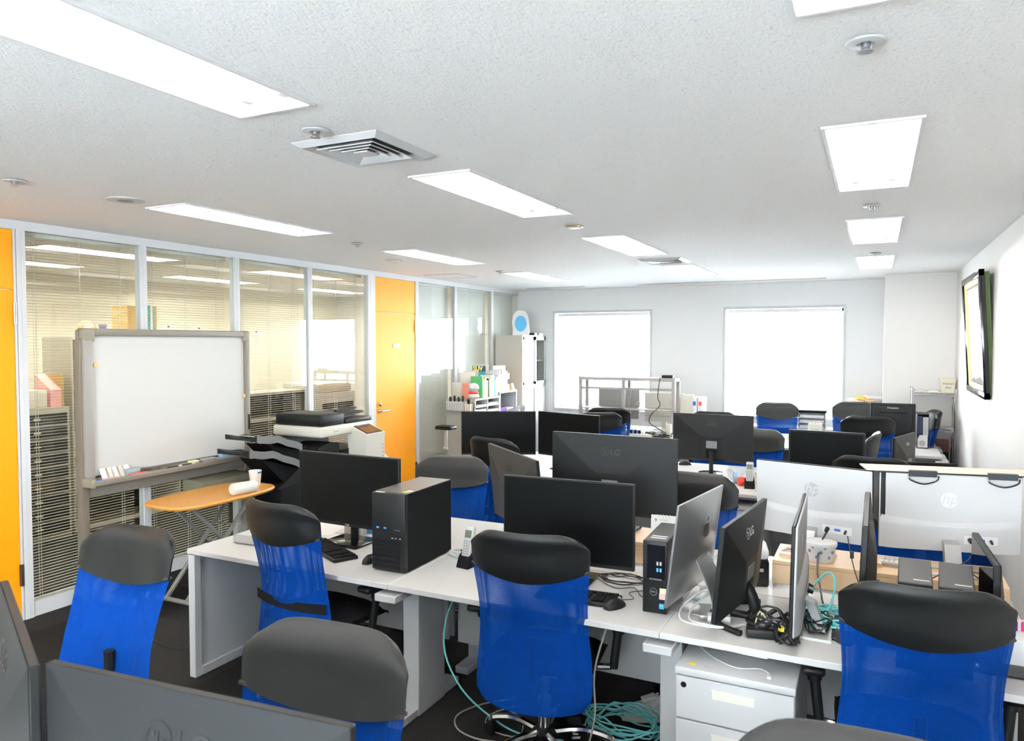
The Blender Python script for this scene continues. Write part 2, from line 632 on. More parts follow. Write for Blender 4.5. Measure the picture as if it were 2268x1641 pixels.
# windows and their white blinds ------------------------------------------------
for n, a in enumerate((W1, W2)):
    w = G()
    f = .045
    for (p, q, r, s_) in ((a[0], a[1], a[2], a[2] + f), (a[0], a[1], a[3] - f, a[3]), (a[0], a[0] + f, a[2], a[3]), (a[1] - f, a[1], a[2], a[3])):
        w.box(p, q, YB + .20, YB + .26, r, s_)
    root = struct('window_%d' % (n + 1), w, ALU)
    ob('glass_pane', G().box(a[0] + f, a[1] - f, YB + .228, YB + .234, a[2] + f, a[3] - f), GLASS, root)
    t = G()
    for (p, q, r, s_) in ((a[0] - .03, a[1] + .03, a[2] - .03, a[2]), (a[0] - .03, a[1] + .03, a[3], a[3] + .03), (a[0] - .03, a[0], a[2], a[3]), (a[1], a[1] + .03, a[2], a[3])):
        t.box(p, q, YB - .012, YB + .01, r, s_)
    ob('window_trim', t, mat('window_trim_grey', (.58, .59, .60), .5), root)
    ob('window_sill', G().box(a[0], a[1], YB + .01, YB + .2, a[2] - .002, a[2] + .012), WHITEM, root)
    bl = thing('venetian_blind', 'white venetian blind in the back window %s' % ('left of the two, behind the grey desk shelf' if n == 0 else 'right of the two, behind the office chairs'), 'blind', (0, 0, 0))
    ob('headrail', G().rbox(a[0] + .02, a[1] - .02, YB + .06, YB + .10, a[3] - .05, a[3] - .005, .004), BLINDW, bl)
    s = G()
    z = a[3] - .07
    while z > a[2] + .05:
        s.add([(a[0] + .03, YB + .067, z), (a[1] - .03, YB + .067, z), (a[1] - .03, YB + .093, z + .002), (a[0] + .03, YB + .093, z + .002),
               (a[0] + .03, YB + .080, z + .004), (a[1] - .03, YB + .080, z + .004)], [(0, 1, 5, 4), (4, 5, 2, 3)])
        z -= .021
    so = ob('slats', s, BLINDW, bl)
    so['kind'] = 'stuff'
    ob('bottom_rail', G().box(a[0] + .03, a[1] - .03, YB + .07, YB + .09, a[2] + .03, a[2] + .045), BLINDW, bl)
    for fx in (.12, .5, .88):
        x = a[0] + (a[1] - a[0]) * fx
        ob('ladder_cord', G().box(x - .0015, x + .0015, YB + .066, YB + .0675, a[2] + .03, a[3] - .03), BLINDW, bl)

# pale buildings outside, far below the sky
for n, (x, y, w, d, h, lab) in enumerate(((-12, 60, 9, 8, 9, 'pale office block far outside the left back window'), (-3.5, 75, 10, 8, 4, 'low pale building far outside the right back window'))):
    b = thing('far_building', lab, 'building', (x, y, -12))
    ob('walls', G().box(-w / 2, w / 2, -d / 2, d / 2, 0, 12 + h), mat('far_concrete', (.75, .76, .78), .8), b)
    for i in range(4):
        for j in range(3):
            xx = -w / 2 + (i + .5) * w / 4
            zz = 12 + h - 1.6 - j * 2.6
            ob('far_window', G().box(xx - .7, xx + .7, -d / 2 - .06, -d / 2 + .02, zz - .8, zz + .5), mat('far_glass', (.25, .3, .42), .2), b)

# ------------------------------------------------------------------ glazed partition
MY = [2.9, 3.79, 4.70, 5.62, 6.58]
MY2 = [7.49, 8.40, 9.43, 10.33]
part = struct('wall_left', G().box(XW - .035, XW + .015, YN, YB, ZC - .06, ZC), ALU)
ob('bottom_rail', G().box(XW - .03, XW + .012, MY[0], 6.62, 0, .10), ALU, part)
ob('bottom_rail', G().box(XW - .03, XW + .012, 7.47, YB, 0, .10), ALU, part)
ob('bottom_rail', G().box(XW - .03, XW + .012, YN, 2.05, 0, .10), ALU, part)
for y in MY + MY2 + [2.05, 1.1, .1, -.9, -1.9]:
    wdt = .028 if y not in (6.58,) else .045
    ob('mullion', G().box(XW - .04, XW + .022, y - wdt, y + wdt, 0, ZC - .055).box(XW + .021, XW + .024, y - .004, y + .004, 0, ZC - .06), ALU, part)
ob('solid_panel', G().box(XW - .03, XW, YN, 2.02, .1, ZC - .06), CREAM, part)
bays = list(zip(MY, MY[1:])) + list(zip(MY2, MY2[1:]))
BL_LAB = ['cream venetian blind behind the whiteboard, first bay from the orange door at the left edge', 'cream venetian blind behind the middle of the whiteboard', 'cream venetian blind above the photocopier beside the papers on the wall', 'cream venetian blind left of the far orange door',
          'closed pale blind right of the far orange door', 'closed pale blind behind the shelf of books', 'closed pale blind in the corner behind the tall cabinet']
for n, (a, b) in enumerate(bays):
    ob('glass_pane', G().box(XW - .002, XW + .004, a + .028, b - .028, .10, ZC - .06), GLASS, part)
    bl = thing('venetian_blind', BL_LAB[n], 'blind', (0, 0, 0), group=None)
    closed = n > 3
    m = BLIND if not closed else BLINDW
    xb = XW - .075
    ob('headrail', G().rbox(xb - .014, xb + .014, a + .05, b - .05, ZC - .085, ZC - .055, .003), m, bl)
    s = G()
    z = ZC - .10
    ang = rad(4) if not closed else rad(58)
    dx, dz = .0125 * cos(ang), .0125 * sin(ang)
    while z > .10:
        s.add([(xb - dx, a + .05, z - dz), (xb - dx, b - .05, z - dz), (xb, b - .05, z + .0022), (xb, a + .05, z + .0022), (xb + dx, b - .05, z + dz), (xb + dx, a + .05, z + dz)], [(0, 1, 2, 3), (3, 2, 4, 5)])
        z -= .0202
    so = ob('slats', s, m, bl)
    so['kind'] = 'stuff'
    ob('bottom_rail', G().box(xb - .01, xb + .01, a + .05, b - .05, .082, .095), m, bl)
    for fy in (.15, .5, .85):
        y = a + (b - a) * fy
        for ddx in (-.0135, .0135):
            ob('ladder_cord', G().box(xb + ddx - .0008, xb + ddx + .0008, y - .0018, y + .0018, .09, ZC - .07), m, bl)


def lever_door(name, y0, y1, hinge_far, sign):
    d = thing(name, '', 'door')
    del d['label'], d['category']
    d['kind'] = 'structure'
    fr = G()
    fr.box(XW - .038, XW + .019, y0 - .035, y0, 0, 2.54).box(XW - .038, XW + .019, y1, y1 + .012, 0, 2.54).box(XW - .038, XW + .019, y0 - .035, y1 + .012, 2.54, ZC - .061)
    ob('door_frame', fr, ALU, d)
    ob('door_leaf', G().box(XW - .03, XW + .012, y0 + .003, y1 - .003, .008, 2.152), ORANGE, d)
    ob('transom_panel', G().box(XW - .03, XW + .012, y0 + .003, y1 - .003, 2.159, 2.537), ORANGE, d)
    hy, ky = (y1, y0) if hinge_far else (y0, y1)
    s = 1 if hinge_far else -1
    for z in (2.0, .30):
        ob('hinge', G().cyl((XW + .02, hy, z - .07), (XW + .02, hy, z + .07), .012), STEEL if z > 1 else mat('dark_hinge', (.08, .05, .04), .4, .6), d)
    ob('lock_cylinder', G().cyl((XW + .01, ky + s * .06, 1.12), (XW + .035, ky + s * .06, 1.12), .024), CHROME, d)
    ob('lock_turn', G().rbox(XW + .035, XW + .05, ky + s * .06 - .006, ky + s * .06 + .006, 1.105, 1.135, .003), CHROME, d)
    ob('lever_rose', G().cyl((XW + .01, ky + s * .06, 1.045), (XW + .024, ky + s * .06, 1.045), .026), CHROME, d)
    ob('lever_handle', G().cyl((XW + .02, ky + s * .06, 1.045), (XW + .065, ky + s * .06, 1.045), .010).cyl((XW + .06, ky + s * .055, 1.045), (XW + .06, ky + s * .19, 1.045), .010), STEEL, d)
    if sign:
        p = ob('room_sign', G().rbox(XW + .012, XW + .020, (y0 + y1) / 2 - .06, (y0 + y1) / 2 + .075, 1.755, 1.80, .003), WHITEP, d)
        M = TR(XW + .0205, (y0 + y1) / 2 + .01, 1.777) @ RZ(pi / 2)
        ob('mark', G().box(-.004, .004, -.0004, 0, -.008, .008, M).box(.021, .027, -.0004, 0, -.008, .008, M), GREYM, p)
    return d


lever_door('door_1', 2.09, 2.855, True, False)
lever_door('door_2', 6.665, 7.455, True, True)

# ------------------------------------------------------------------ lamps in the ceiling
RIM = mat('lamp_rim', (.80, .80, .81), .5)


def lamp(name='ceiling_light', tube=TUBEMAT):
    r = thing(name, '', 'ceiling light')
    w, l = LW / 2, LL / 2
    g = G()
    d = .085
    wi, li = w - .035, l - .05
    g.add([(-w, -l, 0), (w, -l, 0), (w, l, 0), (-w, l, 0), (-wi, -li, d), (wi, -li, d), (wi, li, d), (-wi, li, d)],
          [(0, 1, 5, 4), (1, 2, 6, 5), (2, 3, 7, 6), (3, 0, 4, 7), (4, 5, 6, 7)])
    g.prism([(-.035, d), (.035, d), (.012, d - .03), (-.012, d - .03)], -li, li, 'y')
    ob('reflector', g, REFL, r)
    f = G()
    for (a, b, c, e) in ((-w - .013, w + .013, -l - .013, -l), (-w - .013, w + .013, l, l + .013), (-w - .013, -w, -l, l), (w, w + .013, -l, l)):
        f.box(a, b, c, e, -.009, .004)
    ob('rim', f, RIM, r)
    for sx in (-.08, .08):
        ob('tube', G().cyl((sx, -.555, .045), (sx, .555, .045), .0135, n=12), tube, r)
        for sy in (-1, 1):
            ob('socket', G().rbox(sx - .016, sx + .016, sy * .575 - .022, sy * .575 + .022, .02, .09, .005), WHITEP, r)
    return r


proto = lamp()
cols = ('left', 'middle', 'right')
rows = ('behind the viewer', 'nearest the viewer', 'second row from the viewer', 'third row from the viewer', 'fourth row, nearest the windows')
first = True
for ix, x in enumerate(LX):
    for iy, y in enumerate(LY):
        o = proto if first else copy_tree(proto)
        first = False
        o.location = (x, y, ZC)
        tag(o, 'lit twin tube recessed ceiling light, %s column, %s' % (cols[ix], rows[iy]), 'ceiling light', 'recessed lights of the office')
ORD4 = ('first', 'second', 'third', 'fourth')
proto = lamp(tube=TUBEWARM)
for n, (x, y) in enumerate(lamps2):
    o = proto if n == 0 else copy_tree(proto)
    o.location = (x, y, ZC)
    tag(o, 'lit ceiling light of the room behind the glass, %s line, %s from the viewer' % (('near', 'far')[n // 4], ORD4[n % 4]), 'ceiling light', 'lights of the room behind the glass')


# air diffusers, sprinklers, detectors -------------------------------------------
def diffuser(x, y, label):
    r = thing('air_diffuser', label, 'ceiling vent', (x, y, ZC), group='square air diffusers')
    h = .205
    ob('outer_frame', ring_g(h, h - .028, -.003, -.020), WHITEM, r)
    ob('inner_slope', ring_g(h - .028, h - .062, -.020, -.006), WHITEM, r)
    ob('throat', G().box(-h + .06, h - .06, -h + .06, h - .06, -.004, -.002), DARKROOM, r)
    for a in (.136, .102, .068):
        ob('cone_blade', ring_g(a, a - .024, -.022, -.006), WHITEM, r)
    ob('centre_plate', G().box(-.034, .034, -.034, .034, -.022, -.016), WHITEM, r)


def ring_g(a, b, z0, z1):
    g = G()
    v = [(-a, -a), (a, -a), (a, a), (-a, a)]
    w = [(-b, -b), (b, -b), (b, b), (-b, b)]
    vs = [(x, y, z0) for x, y in v] + [(x, y, z1) for x, y in w] + [(x, y, z0 + .004) for x, y in v] + [(x, y, z1 + .004) for x, y in w]
    fs = []
    for i in range(4):
        j = (i + 1) % 4
        fs += [(i, j, 4 + j, 4 + i), (8 + j, 8 + i, 12 + i, 12 + j), (i, 8 + i, 8 + j, j), (4 + i, 4 + j, 12 + j, 12 + i)]
    return g.add(vs, fs)


diffuser(-1.87, 2.45, 'white square air diffuser between the first and second middle ceiling lights')
diffuser(-1.84, 7.03, 'small white square air diffuser near the windows between the middle ceiling lights')


def sprinkler():
    r = thing('sprinkler_head', '', 'sprinkler')
    ob('escutcheon', G().lathe([(.0, -.002), (.042, -.002), (.05, -.006), (.046, -.010), (.022, -.013), (.020, -.006)], 20), WHITEM, r)
    ob('frame', G().cyl((0, 0, -.008), (0, 0, -.022), .012).cyl((0, 0, -.03), (0, 0, -.033), .018).box(-.015, -.011, -.002, .002, -.03, -.01).box(.011, .015, -.002, .002, -.03, -.01), STEEL, r)
    return r


sp = sprinkler()
SPK = [(-1.86, 2.14, 'beside the large square air diffuser'), (-.04, 2.145, 'between the two nearest lights of the right column'), (-3.74, 2.16, 'at the left edge above the orange door'), (-.04, 4.72, 'behind the second light of the right column'),
       (-3.70, 4.73, 'between the second and third lights of the left column'), (-.03, 7.26, 'before the farthest light of the right column'), (-3.74, 7.28, 'before the farthest light of the left column'), (-1.83, 4.9, 'beside the brass ceiling sensor')]
for n, (x, y, w) in enumerate(SPK[:7]):
    o = sp if n == 0 else copy_tree(sp)
    o.location = (x, y, ZC)
    tag(o, 'small white and steel sprinkler head ' + w, 'sprinkler', 'sprinkler heads in the ceiling')
r = thing('ceiling_speaker', 'round grey ceiling speaker left of the second left ceiling light', 'speaker', (-3.72, 2.735, ZC))
ob('grille', G().lathe([(0, -.008), (.085, -.006), (.088, 0)], 32), mat('speaker_grille', (.30, .29, .27), .6, bump=(900, .6)), r)
ob('rim', G().lathe([(.088, -.007), (.098, -.005), (.098, 0)], 32), WHITEM, r)
r = thing('ceiling_sensor', 'small rectangular brass rimmed sensor between the middle ceiling lights', 'sensor', (-1.84, 4.68, ZC))
ob('rim', G().rbox(-.055, .055, -.035, .035, -.012, 0, .006), BRASS, r)
ob('cover', G().rbox(-.042, .042, -.024, .024, -.018, -.008, .004), WHITEP, r)
r = thing('smoke_detector', 'round white smoke detector before the far orange door', 'smoke detector', (-4.13, 5.85, ZC))
ob('base_ring', G().lathe([(.09, 0), (.088, -.006), (.06, -.01), (.055, -.01)], 28), WHITEM, r)
ob('sensor_head', G().lathe([(.05, -.008), (.045, -.026), (.0, -.03)], 24), CREAMP, r)
ob('test_cord', G().cyl((-.05, -.08, -.09), (-.05, -.08, 0), .0012, n=6).lathe([(0, -.11), (.006, -.1), (.0, -.085)], 8, TR(-.05, -.08, 0)), WHITEP, r)
r = thing('access_hatch', 'flat square access hatch in the ceiling near the far orange door', 'hatch', (-4.55, 7.57, ZC))
ob('frame', ring_g(.24, .225, -.001, -.006), WHITEM, r)
ob('lid', G().box(-.224, .224, -.224, .224, -.004, -.001), CEIL, r)
for n, (x0, x1, w) in enumerate(((-4.6, -3.7, 'above the tall cabinet'), (-2.95, -.57, 'in front of the two windows'))):
    r = thing('slot_diffuser', 'thin linear air slot in the ceiling ' + w, 'air slot', ((x0 + x1) / 2, 9.82, ZC))
    h = (x1 - x0) / 2
    ob('frame', G().box(-h, h, -.035, .035, -.006, 0), WHITEM, r)
    ob('slot', G().box(-h + .01, h - .01, -.018, .018, -.0075, -.004), GREYM, r)

# ------------------------------------------------------------------ room behind the glass
cab = thing('steel_bookcase', 'tall beige steel bookcase with binders behind the glass left of the whiteboard', 'bookcase', (-7.05, 4.42, 0))
g = G()
g.box(-.22, .22, 0, .02, 0, 1.86).box(-.22, .22, 1.18, 1.20, 0, 1.86).box(-.22, -.2, .02, 1.18, 0, 1.86)
for z in (.0, .36, .72, 1.02, 1.36, 1.84):
    g.box(-.2, .22, .02, 1.18, z, z + .02)
ob('body', g, BEIGEM, cab)
ob('backing', G().box(-.199, -.19, .02, 1.18, .02, 1.84), DARKROOM, cab)
random.seed(3)
BC = [PAPER, CARD, NAVY, mat('binder_grey', (.35, .37, .36), .6), PAPER, TEAL]
BCN = ['white', 'tan', 'navy', 'grey', 'pale', 'teal']
ORD = ['first', 'second', 'third', 'fourth', 'fifth', 'sixth', 'seventh', 'eighth', 'ninth', 'tenth', 'eleventh', 'twelfth', 'thirteenth', 'fourteenth', 'fifteenth', 'sixteenth', 'seventeenth', 'eighteenth', 'nineteenth', 'twentieth']
for z, sn in ((.38, 'bottom'), (.74, 'second lowest'), (1.04, 'second highest'), (1.38, 'top')):
    y, q = .05, 0
    while y < 1.05:
        w = random.uniform(.04, .07)
        if random.random() < .75:
            h = random.uniform(.2, .28)
            c_ = random.randrange(6)
            one('binder', G().rbox(-.14, .14, 0, w - .004, 0, h, .003), BC[c_], '%s binder, %s on the %s shelf of the steel bookcase' % (BCN[c_], ORD[q], sn), 'binder', (-7.02, 4.42 + y, z + .001), group='binders in the steel bookcase')
            q += 1
        y += w
dr = thing('drawer_unit', 'dark low drawer unit with pale rails behind the glass near the left edge', 'drawer unit', (-6.95, 3.72, 0))
ob('body', G().box(-.2, .2, 0, .62, 0, 1.22), BEIGEM, dr)
for i in range(9):
    d_ = ob('drawer', G().box(.2, .215, .03, .59, .07 + i * .125, .07 + i * .125 + .098), mat('smoke_drawer', (.03, .03, .032), .35), dr)
    ob('handle', G().box(.215, .225, .28, .34, .115 + i * .125, .128 + i * .125), CREAMP, d_)
one('paper_box', G().rbox(-.15, .15, -.22, .22, 0, .16, .006), CREAMP, 'cream box of papers on the drawer unit behind the glass', 'box', (-6.95, 3.95, 1.22))
one('magazine_file', G().prism([(-.12, 0), (.12, 0), (.12, .16), (-.12, .30)], -.05, .05, 'y'), PINK, 'pink magazine file on the drawer unit behind the glass', 'magazine file', (-6.92, 4.25, 1.22))
one('brown_folder', G().box(-.12, .12, -.02, .02, 0, .30), BROWN, 'brown folder beside the pink magazine file behind the glass', 'folder', (-6.94, 4.32, 1.22))
r = thing('roly_poly_doll', 'small round roly-poly doll on top of the steel bookcase behind the glass', 'doll', (-6.95, 4.66, 1.861))
ob('body', G().lathe([(0, 0), (.05, .005), (.085, .05), (.09, .09), (.07, .14), (.035, .165), (0, .17)], 20), mat('doll_skin', (.72, .38, .20), .5), r)
ob('face', G().lathe([(0, .0), (.055, .0), (.045, .012), (0, .018)], 16, TR(.07, -.02, .1) @ RY(pi / 2)), CREAMP, r)
ob('foot', G().lathe([(.045, 0), (.06, .012), (.05, .03)], 16), YELLOW, r)
one('small_vase', G().lathe([(0, 0), (.03, 0), (.045, .04), (.03, .08), (.038, .13), (.03, .13), (0, .06)], 14), mat('violet_china', (.18, .16, .42), .3), 'little violet and white vase beside the roly-poly doll', 'vase', (-6.95, 4.83, 1.861))
one('brown_box_file', G().box(-.12, .12, -.09, .09, 0, .33), BROWN, 'brown box file on the steel bookcase behind the glass', 'box file', (-7.02, 5.16, 1.861))
for i in range(5):
    one('catalogue', G().box(-.11, .11, 0, .028, 0, .33 + .01 * (i % 3)), [PAPER, TEAL, PAPER, mat('binder_grey', (.35, .37, .36), .6), PALEY][i], ['white', 'teal', 'second white', 'grey', 'pale yellow'][i] + ' catalogue standing beside the brown box file behind the glass', 'catalogue', (-7.02, 5.28 + i * .034, 1.861))
# desk with stacks, copier-like shelf and notes on the far wall of that room
tb = thing('side_room_table', 'long table under the notes in the room behind the glass', 'table', (-7.6, 7.0, 0))
ob('top', G().box(-.4, .4, -1.5, 1.5, .70, .73), WHITE, tb)
for sx in (-.36, .36):
    for sy in (-1.45, 1.45):
        ob('leg', G().box(sx - .02, sx + .02, sy - .02, sy + .02, 0, .70), GREYM, tb)
random.seed(8)
for i in range(7):
    one('paper_stack', G().box(-.15, .15, -.11, .11, 0, random.uniform(.04, .2)), [PAPER, CREAMP, DARKROOM, PAPER, CARD, DARKROOM, PAPER][i],
        ['white', 'cream', 'dark', 'second white', 'beige', 'second dark', 'third white'][i] + ' stack of papers on the long table behind the glass', 'paper stack', (-7.4 + .1 * (i % 2), 5.8 + i * .36, .73))
rk = thing('steel_shelf', 'dark open steel shelf with cream side behind the glass beside the copier', 'shelf', (-6.55, 6.05, 0))
g = G()
for z in (.1, .5, .9, 1.2):
    g.box(-.2, .2, 0, 1.1, z, z + .03)
ob('boards', g, GREYM, rk)
for y in (0, 1.08):
    for x in (-.2, .18):
        ob('post', G().box(x, x + .025, y, y + .025, 0, 1.25), GREYM, rk)
ob('back_sheet', G().box(-.2, -.19, .02, 1.08, .1, 1.2), DARKROOM, rk)
mf = thing('side_room_printer', 'grey printer with dark paper slots behind the glass left of the far orange door', 'printer', (-6.45, 7.45, 0))
ob('body', G().rbox(-.3, .3, -.35, .35, 0, 1.18, .01), GREYM, mf)
ob('paper_slot', G().box(.3, .305, -.3, .3, .98, 1.05), BLACKM, mf)
ob('lid', G().rbox(-.3, .28, -.35, .3, 1.18, 1.30, .02), BEIGEM, mf)
random.seed(5)
NOTE = ['large printed sheet', 'narrow printed sheet', 'folded notice', 'handwritten memo', 'table of dates', 'blank white sheet', 'curled notice', 'pale list', 'double sheet']
for i in range(9):
    y = 6.3 + (i % 5) * .52 + random.uniform(-.05, .05)
    z = 1.85 - (i // 5) * .52 + random.uniform(-.05, .05)
    w, h = random.choice([(.21, .30), (.30, .42), (.25, .35)])
    o = one('wall_note', G().box(0, .004, -w / 2, w / 2, -h / 2, h / 2), mat('note_paper', (.80, .79, .74), .8), '%s pinned to the far wall behind the glass, number %s from the left' % (NOTE[i], ['one', 'two', 'three', 'four', 'five', 'six', 'seven', 'eight', 'nine'][i]), 'notice', (X2 + .004, y, z))
    o['label'] = '%s pinned to the far wall of the room behind the glass' % NOTE[i]
    pr = G()
    for q in range(6):
        pr.box(.004, .0045, -w / 2 + .03, w / 2 - .03 - random.uniform(0, .06), h / 2 - .05 - q * .04, h / 2 - .045 - q * .04)
    ob('print', pr, mat('print_grey', (.45, .45, .45), .8), o)
    ob('magnet', G().cyl((.004, 0, h / 2 - .02), (.012, 0, h / 2 - .02), .014), BLUE, o)

# ------------------------------------------------------------------ office chairs
def chair_proto(ztop=1.06, leather=LEATHER, arms=True, strap=False, recline=0.):
    """high back office chair, faces +y, origin on the floor"""
    r = thing('office_chair', '', 'chair')

    def prof(z):                            # centre line of the back
        pts = [(.29, -.235), (.40, -.215), (.52, -.205), (.64, -.215), (.78, -.245), (.90, -.272), (1.0, -.282), (1.07, -.30)]
        for (a, p), (b, q) in zip(pts, pts[1:]):
            if z <= b:
                t = (z - a) / (b - a)
                return p + (q - p) * t - recline * max(0, z - .42) / .64
        return pts[-1][1] - recline

    def hw(z):
        t = (z - .40) / .66
        return .252 - .018 * sin(pi * min(max(t * 1.15, 0), 1)) ** 2

    def net(off):
        def f(u, v):
            x = 2 * u - 1
            z0, z1 = .30, .868 + .045 * x * x
            z = z0 + (z1 - z0) * v
            w = hw(z)
            if v < .10:
                w *= 1 - .13 * (1 - v / .10) ** 2
            e = 1 - abs(x) ** 8
            sag = .012 * (1 - x * x)
            return (x * w, prof(z) + .045 * x * x - sag + off * e, z + (.012 * x * x * (1 - v) if v < .1 else 0))
        return f
    ob('net_back', G().shell(net(.016), net(-.016), 18, 16), NET, r)

    def head(off):
        def f(u, v):
            x = 2 * u - 1
            zl = .842 + .048 * abs(x) ** 1.7
            zt = ztop - .055 * abs(x) ** 6 - .012 * (1 - x * x)
            z = zl + (zt - zl) * v
            w = .249 - .035 * max(0, (v - .72) / .28) ** 2.6 + .004 * v
            e = (1 - abs(x) ** 6) * (1 - max(0, (v - .6) / .4) ** 4) + .12
            roll = -.02 * max(0, (v - .55) / .45) ** 2
            return (x * w, prof(min(z, 1.07)) + .05 * x * x + off * e + roll, z)
        return f
    ob('headrest', G().shell(head(.030), head(-.030), 22, 14), leather, r)
    f = head(0)
    pts = [tuple(Vector(f(i / 16, .0)) + Vector((0, 0, .004))) for i in range(17)]
    ob('piping', G().tube([(p[0], p[1] - .010, p[2]) for p in pts], .006, 6, 1).tube([(p[0], p[1] + .010, p[2]) for p in pts], .006, 6, 1), PIPING, r)
    if strap:
        ob('lumbar_strap', G().shell(lambda u, v: ((2 * u - 1) * .238, prof(.56) + .045 * (2 * u - 1) ** 2 - .024, .535 + v * .045), lambda u, v: ((2 * u - 1) * .238, prof(.56) + .045 * (2 * u - 1) ** 2 - .028, .535 + v * .045), 12, 2), FABRIC, r)
    ob('back_bracket', G().tube([(0, .02, .40), (0, -.16, .405), (0, -.205, .47), (0, -.205, .60)], .022, 8, 3), BLACK, r)
    s = G().shell(lambda u, v: ((2 * u - 1) * (.245 - .02 * v ** 4), -.15 + .41 * v, .485 - .035 * abs(2 * u - 1) ** 4 - .05 * max(0, v - .75) ** 2 * 16 - .02 * max(0, .2 - v)),
                  lambda u, v: ((2 * u - 1) * .235, -.15 + .40 * v, .42), 12, 10)
    ob('seat', s, FABRIC, r)
    if arms:
        for sx in (-1, 1):
            a = ob('armrest', G().rbox(sx * .318 - .04, sx * .318 + .04, -.03, .22, .60, .632, .014, 3), BLACK, r)
            ob('arm_post', G().cyl((sx * .318, .08, .60), (sx * .312, .075, .55), .030, .026, 12).cyl((sx * .312, .075, .56), (sx * .295, .06, .40), .019, .019, 12), BLACK, a)
            ob('arm_bracket', G().tube([(sx * .295, .06, .44), (sx * .28, .06, .405), (sx * .15, .04, .405)], .014, 8, 3), CHROME, a)
    ob('gas_column', G().cyl((0, 0, .10), (0, 0, .26), .028).cyl((0, 0, .26), (0, 0, .42), .018).rbox(-.09, .09, -.09, .09, .385, .42, .01), STEEL, r)
    ob('hub', G().lathe([(.0, .075), (.055, .075), (.055, .11), (.035, .13), (0, .13)], 16), BLACK, r)
    for i in range(5):
        t = 2 * pi * i / 5 + .3
        M = RZ(t)
        leg = ob('base_leg', G().tube([(.04, 0, .105), (.16, 0, .115), (.27, 0, .085), (.30, 0, .062)], .017, 8, 3, M=M), CHROME, r)
        ob('caster', G().cyl((.30, -.022, .027), (.30, -.006, .027), .027, n=12, M=M).cyl((.30, .006, .027), (.30, .022, .027), .027, n=12, M=M).cyl((.30, 0, .03), (.30, 0, .07), .007, n=8, M=M), BLACKM, leg)
    return r


CH = [
    # headrest-top position, image yaw, front visible, top z, leather, strap, arms, recline, label
    (-2.535, 2.58, -6, 0, 1.07, 0, 1, 1, 0, 'blue mesh office chair with a black waist strap, left at the nearest white desks'),
    (-1.245, 2.63, 8, 0, 1.06, 0, 0, 1, 0, 'blue mesh office chair in full view, middle of the nearest white desks'),
    (.155, 2.60, 5, 0, 1.06, 0, 0, 1, 0, 'largest blue mesh office chair, right end of the nearest white desks'),
    (-2.70, 2.03, 4, 1, 1.06, 0, 0, 0, .07, 'blue mesh office chair turned aside in front of the whiteboard at the left'),
    (-1.265, 1.52, 4, 1, 1.075, 1, 0, 0, 0, 'office chair with a worn dark headrest just behind the nearest monitor back'),
    (-.01, 1.55, 4, 1, 1.07, 1, 0, 1, 0, 'office chair showing only the top of its headrest at the bottom edge'),
    (-2.56, 4.30, 16, 1, 1.045, 1, 0, 1, 0, 'blue mesh office chair behind the black tower computer'),
    (-.92, 4.32, -6, 1, 1.055, 0, 0, 1, 0, 'office chair behind the silver all-in-one computer'),
    (-1.55, 4.42, 4, 1, 1.0, 0, 0, 1, 0, 'office chair hidden behind the large grey monitor back, only blue net showing'),
    (-.02, 5.40, -6, 0, 1.06, 0, 0, 1, 0, 'office chair whose black headrest rises behind the two white all-in-one computers'),
    (.22, 4.38, 0, 1, 1.0, 0, 0, 1, 0, 'office chair behind the right white all-in-one, only its blue net showing'),
    (-2.66, 4.98, -14, 0, 1.085, 0, 0, 1, 0, 'black topped office chair in front of the far left black screen'),
    (-2.69, 7.62, 27, 0, 1.05, 1, 0, 1, 0, 'brownish topped office chair before the grey desk shelf'),
    (-2.75, 8.05, 12, 0, 1.065, 0, 0, 1, 0, 'black topped office chair half hidden behind the brownish one at the desk shelf'),
    (-1.54, 7.95, 3, 0, 1.08, 0, 0, 1, 0, 'black topped office chair just showing over the small grey monitor back'),
    (-1.12, 9.80, 9, 1, 1.06, 1, 0, 1, 0, 'blue mesh office chair in front of the right window'),
    (-.95, 6.98, -10, 1, 1.03, 1, 0, 1, 0, 'office chair peeking out right of the small grey monitor back'),
    (-.23, 9.90, -2, 1, 1.085, 1, 0, 1, 0, 'office chair below the right edge of the right window'),
    (-.06, 8.08, 8, 0, 1.085, 0, 0, 1, 0, 'blue mesh office chair before the square dark monitor back'),
    (.02, 6.95, 84, 0, 1.05, 1, 0, 1, 0, 'office chair seen edge-on beside the small curved monitor back'),
    (.60, 9.15, -80, 1, 1.08, 0, 0, 1, 0, 'blue mesh office chair seen from the side against the right wall'),
]
protos = {}
for (x, y, yaw, front, zt, lea, strap, arms, rec, lab) in CH:
    key = (lea, strap, arms, rec)
    if key not in protos:
        o = protos[key] = chair_proto(1.06, LEATHER2 if lea else LEATHER, bool(arms), bool(strap), rec)
    else:
        o = copy_tree(protos[key])
    rz = rad(yaw) + (pi if front else 0)
    d = RZ(rz) @ Vector((0, -.30 - rec, 0))
    sc = (zt + .012) / 1.06
    o.location = (x - d.x, y - d.y, 0)
    o.rotation_euler = (0, 0, rz)
    o.scale = (1, 1, sc)
    tag(o, lab, 'chair', 'blue mesh office chairs')

# ------------------------------------------------------------------ desks
DZ = .70
DESKX = (-3.33, -2.01, -.735, .54)


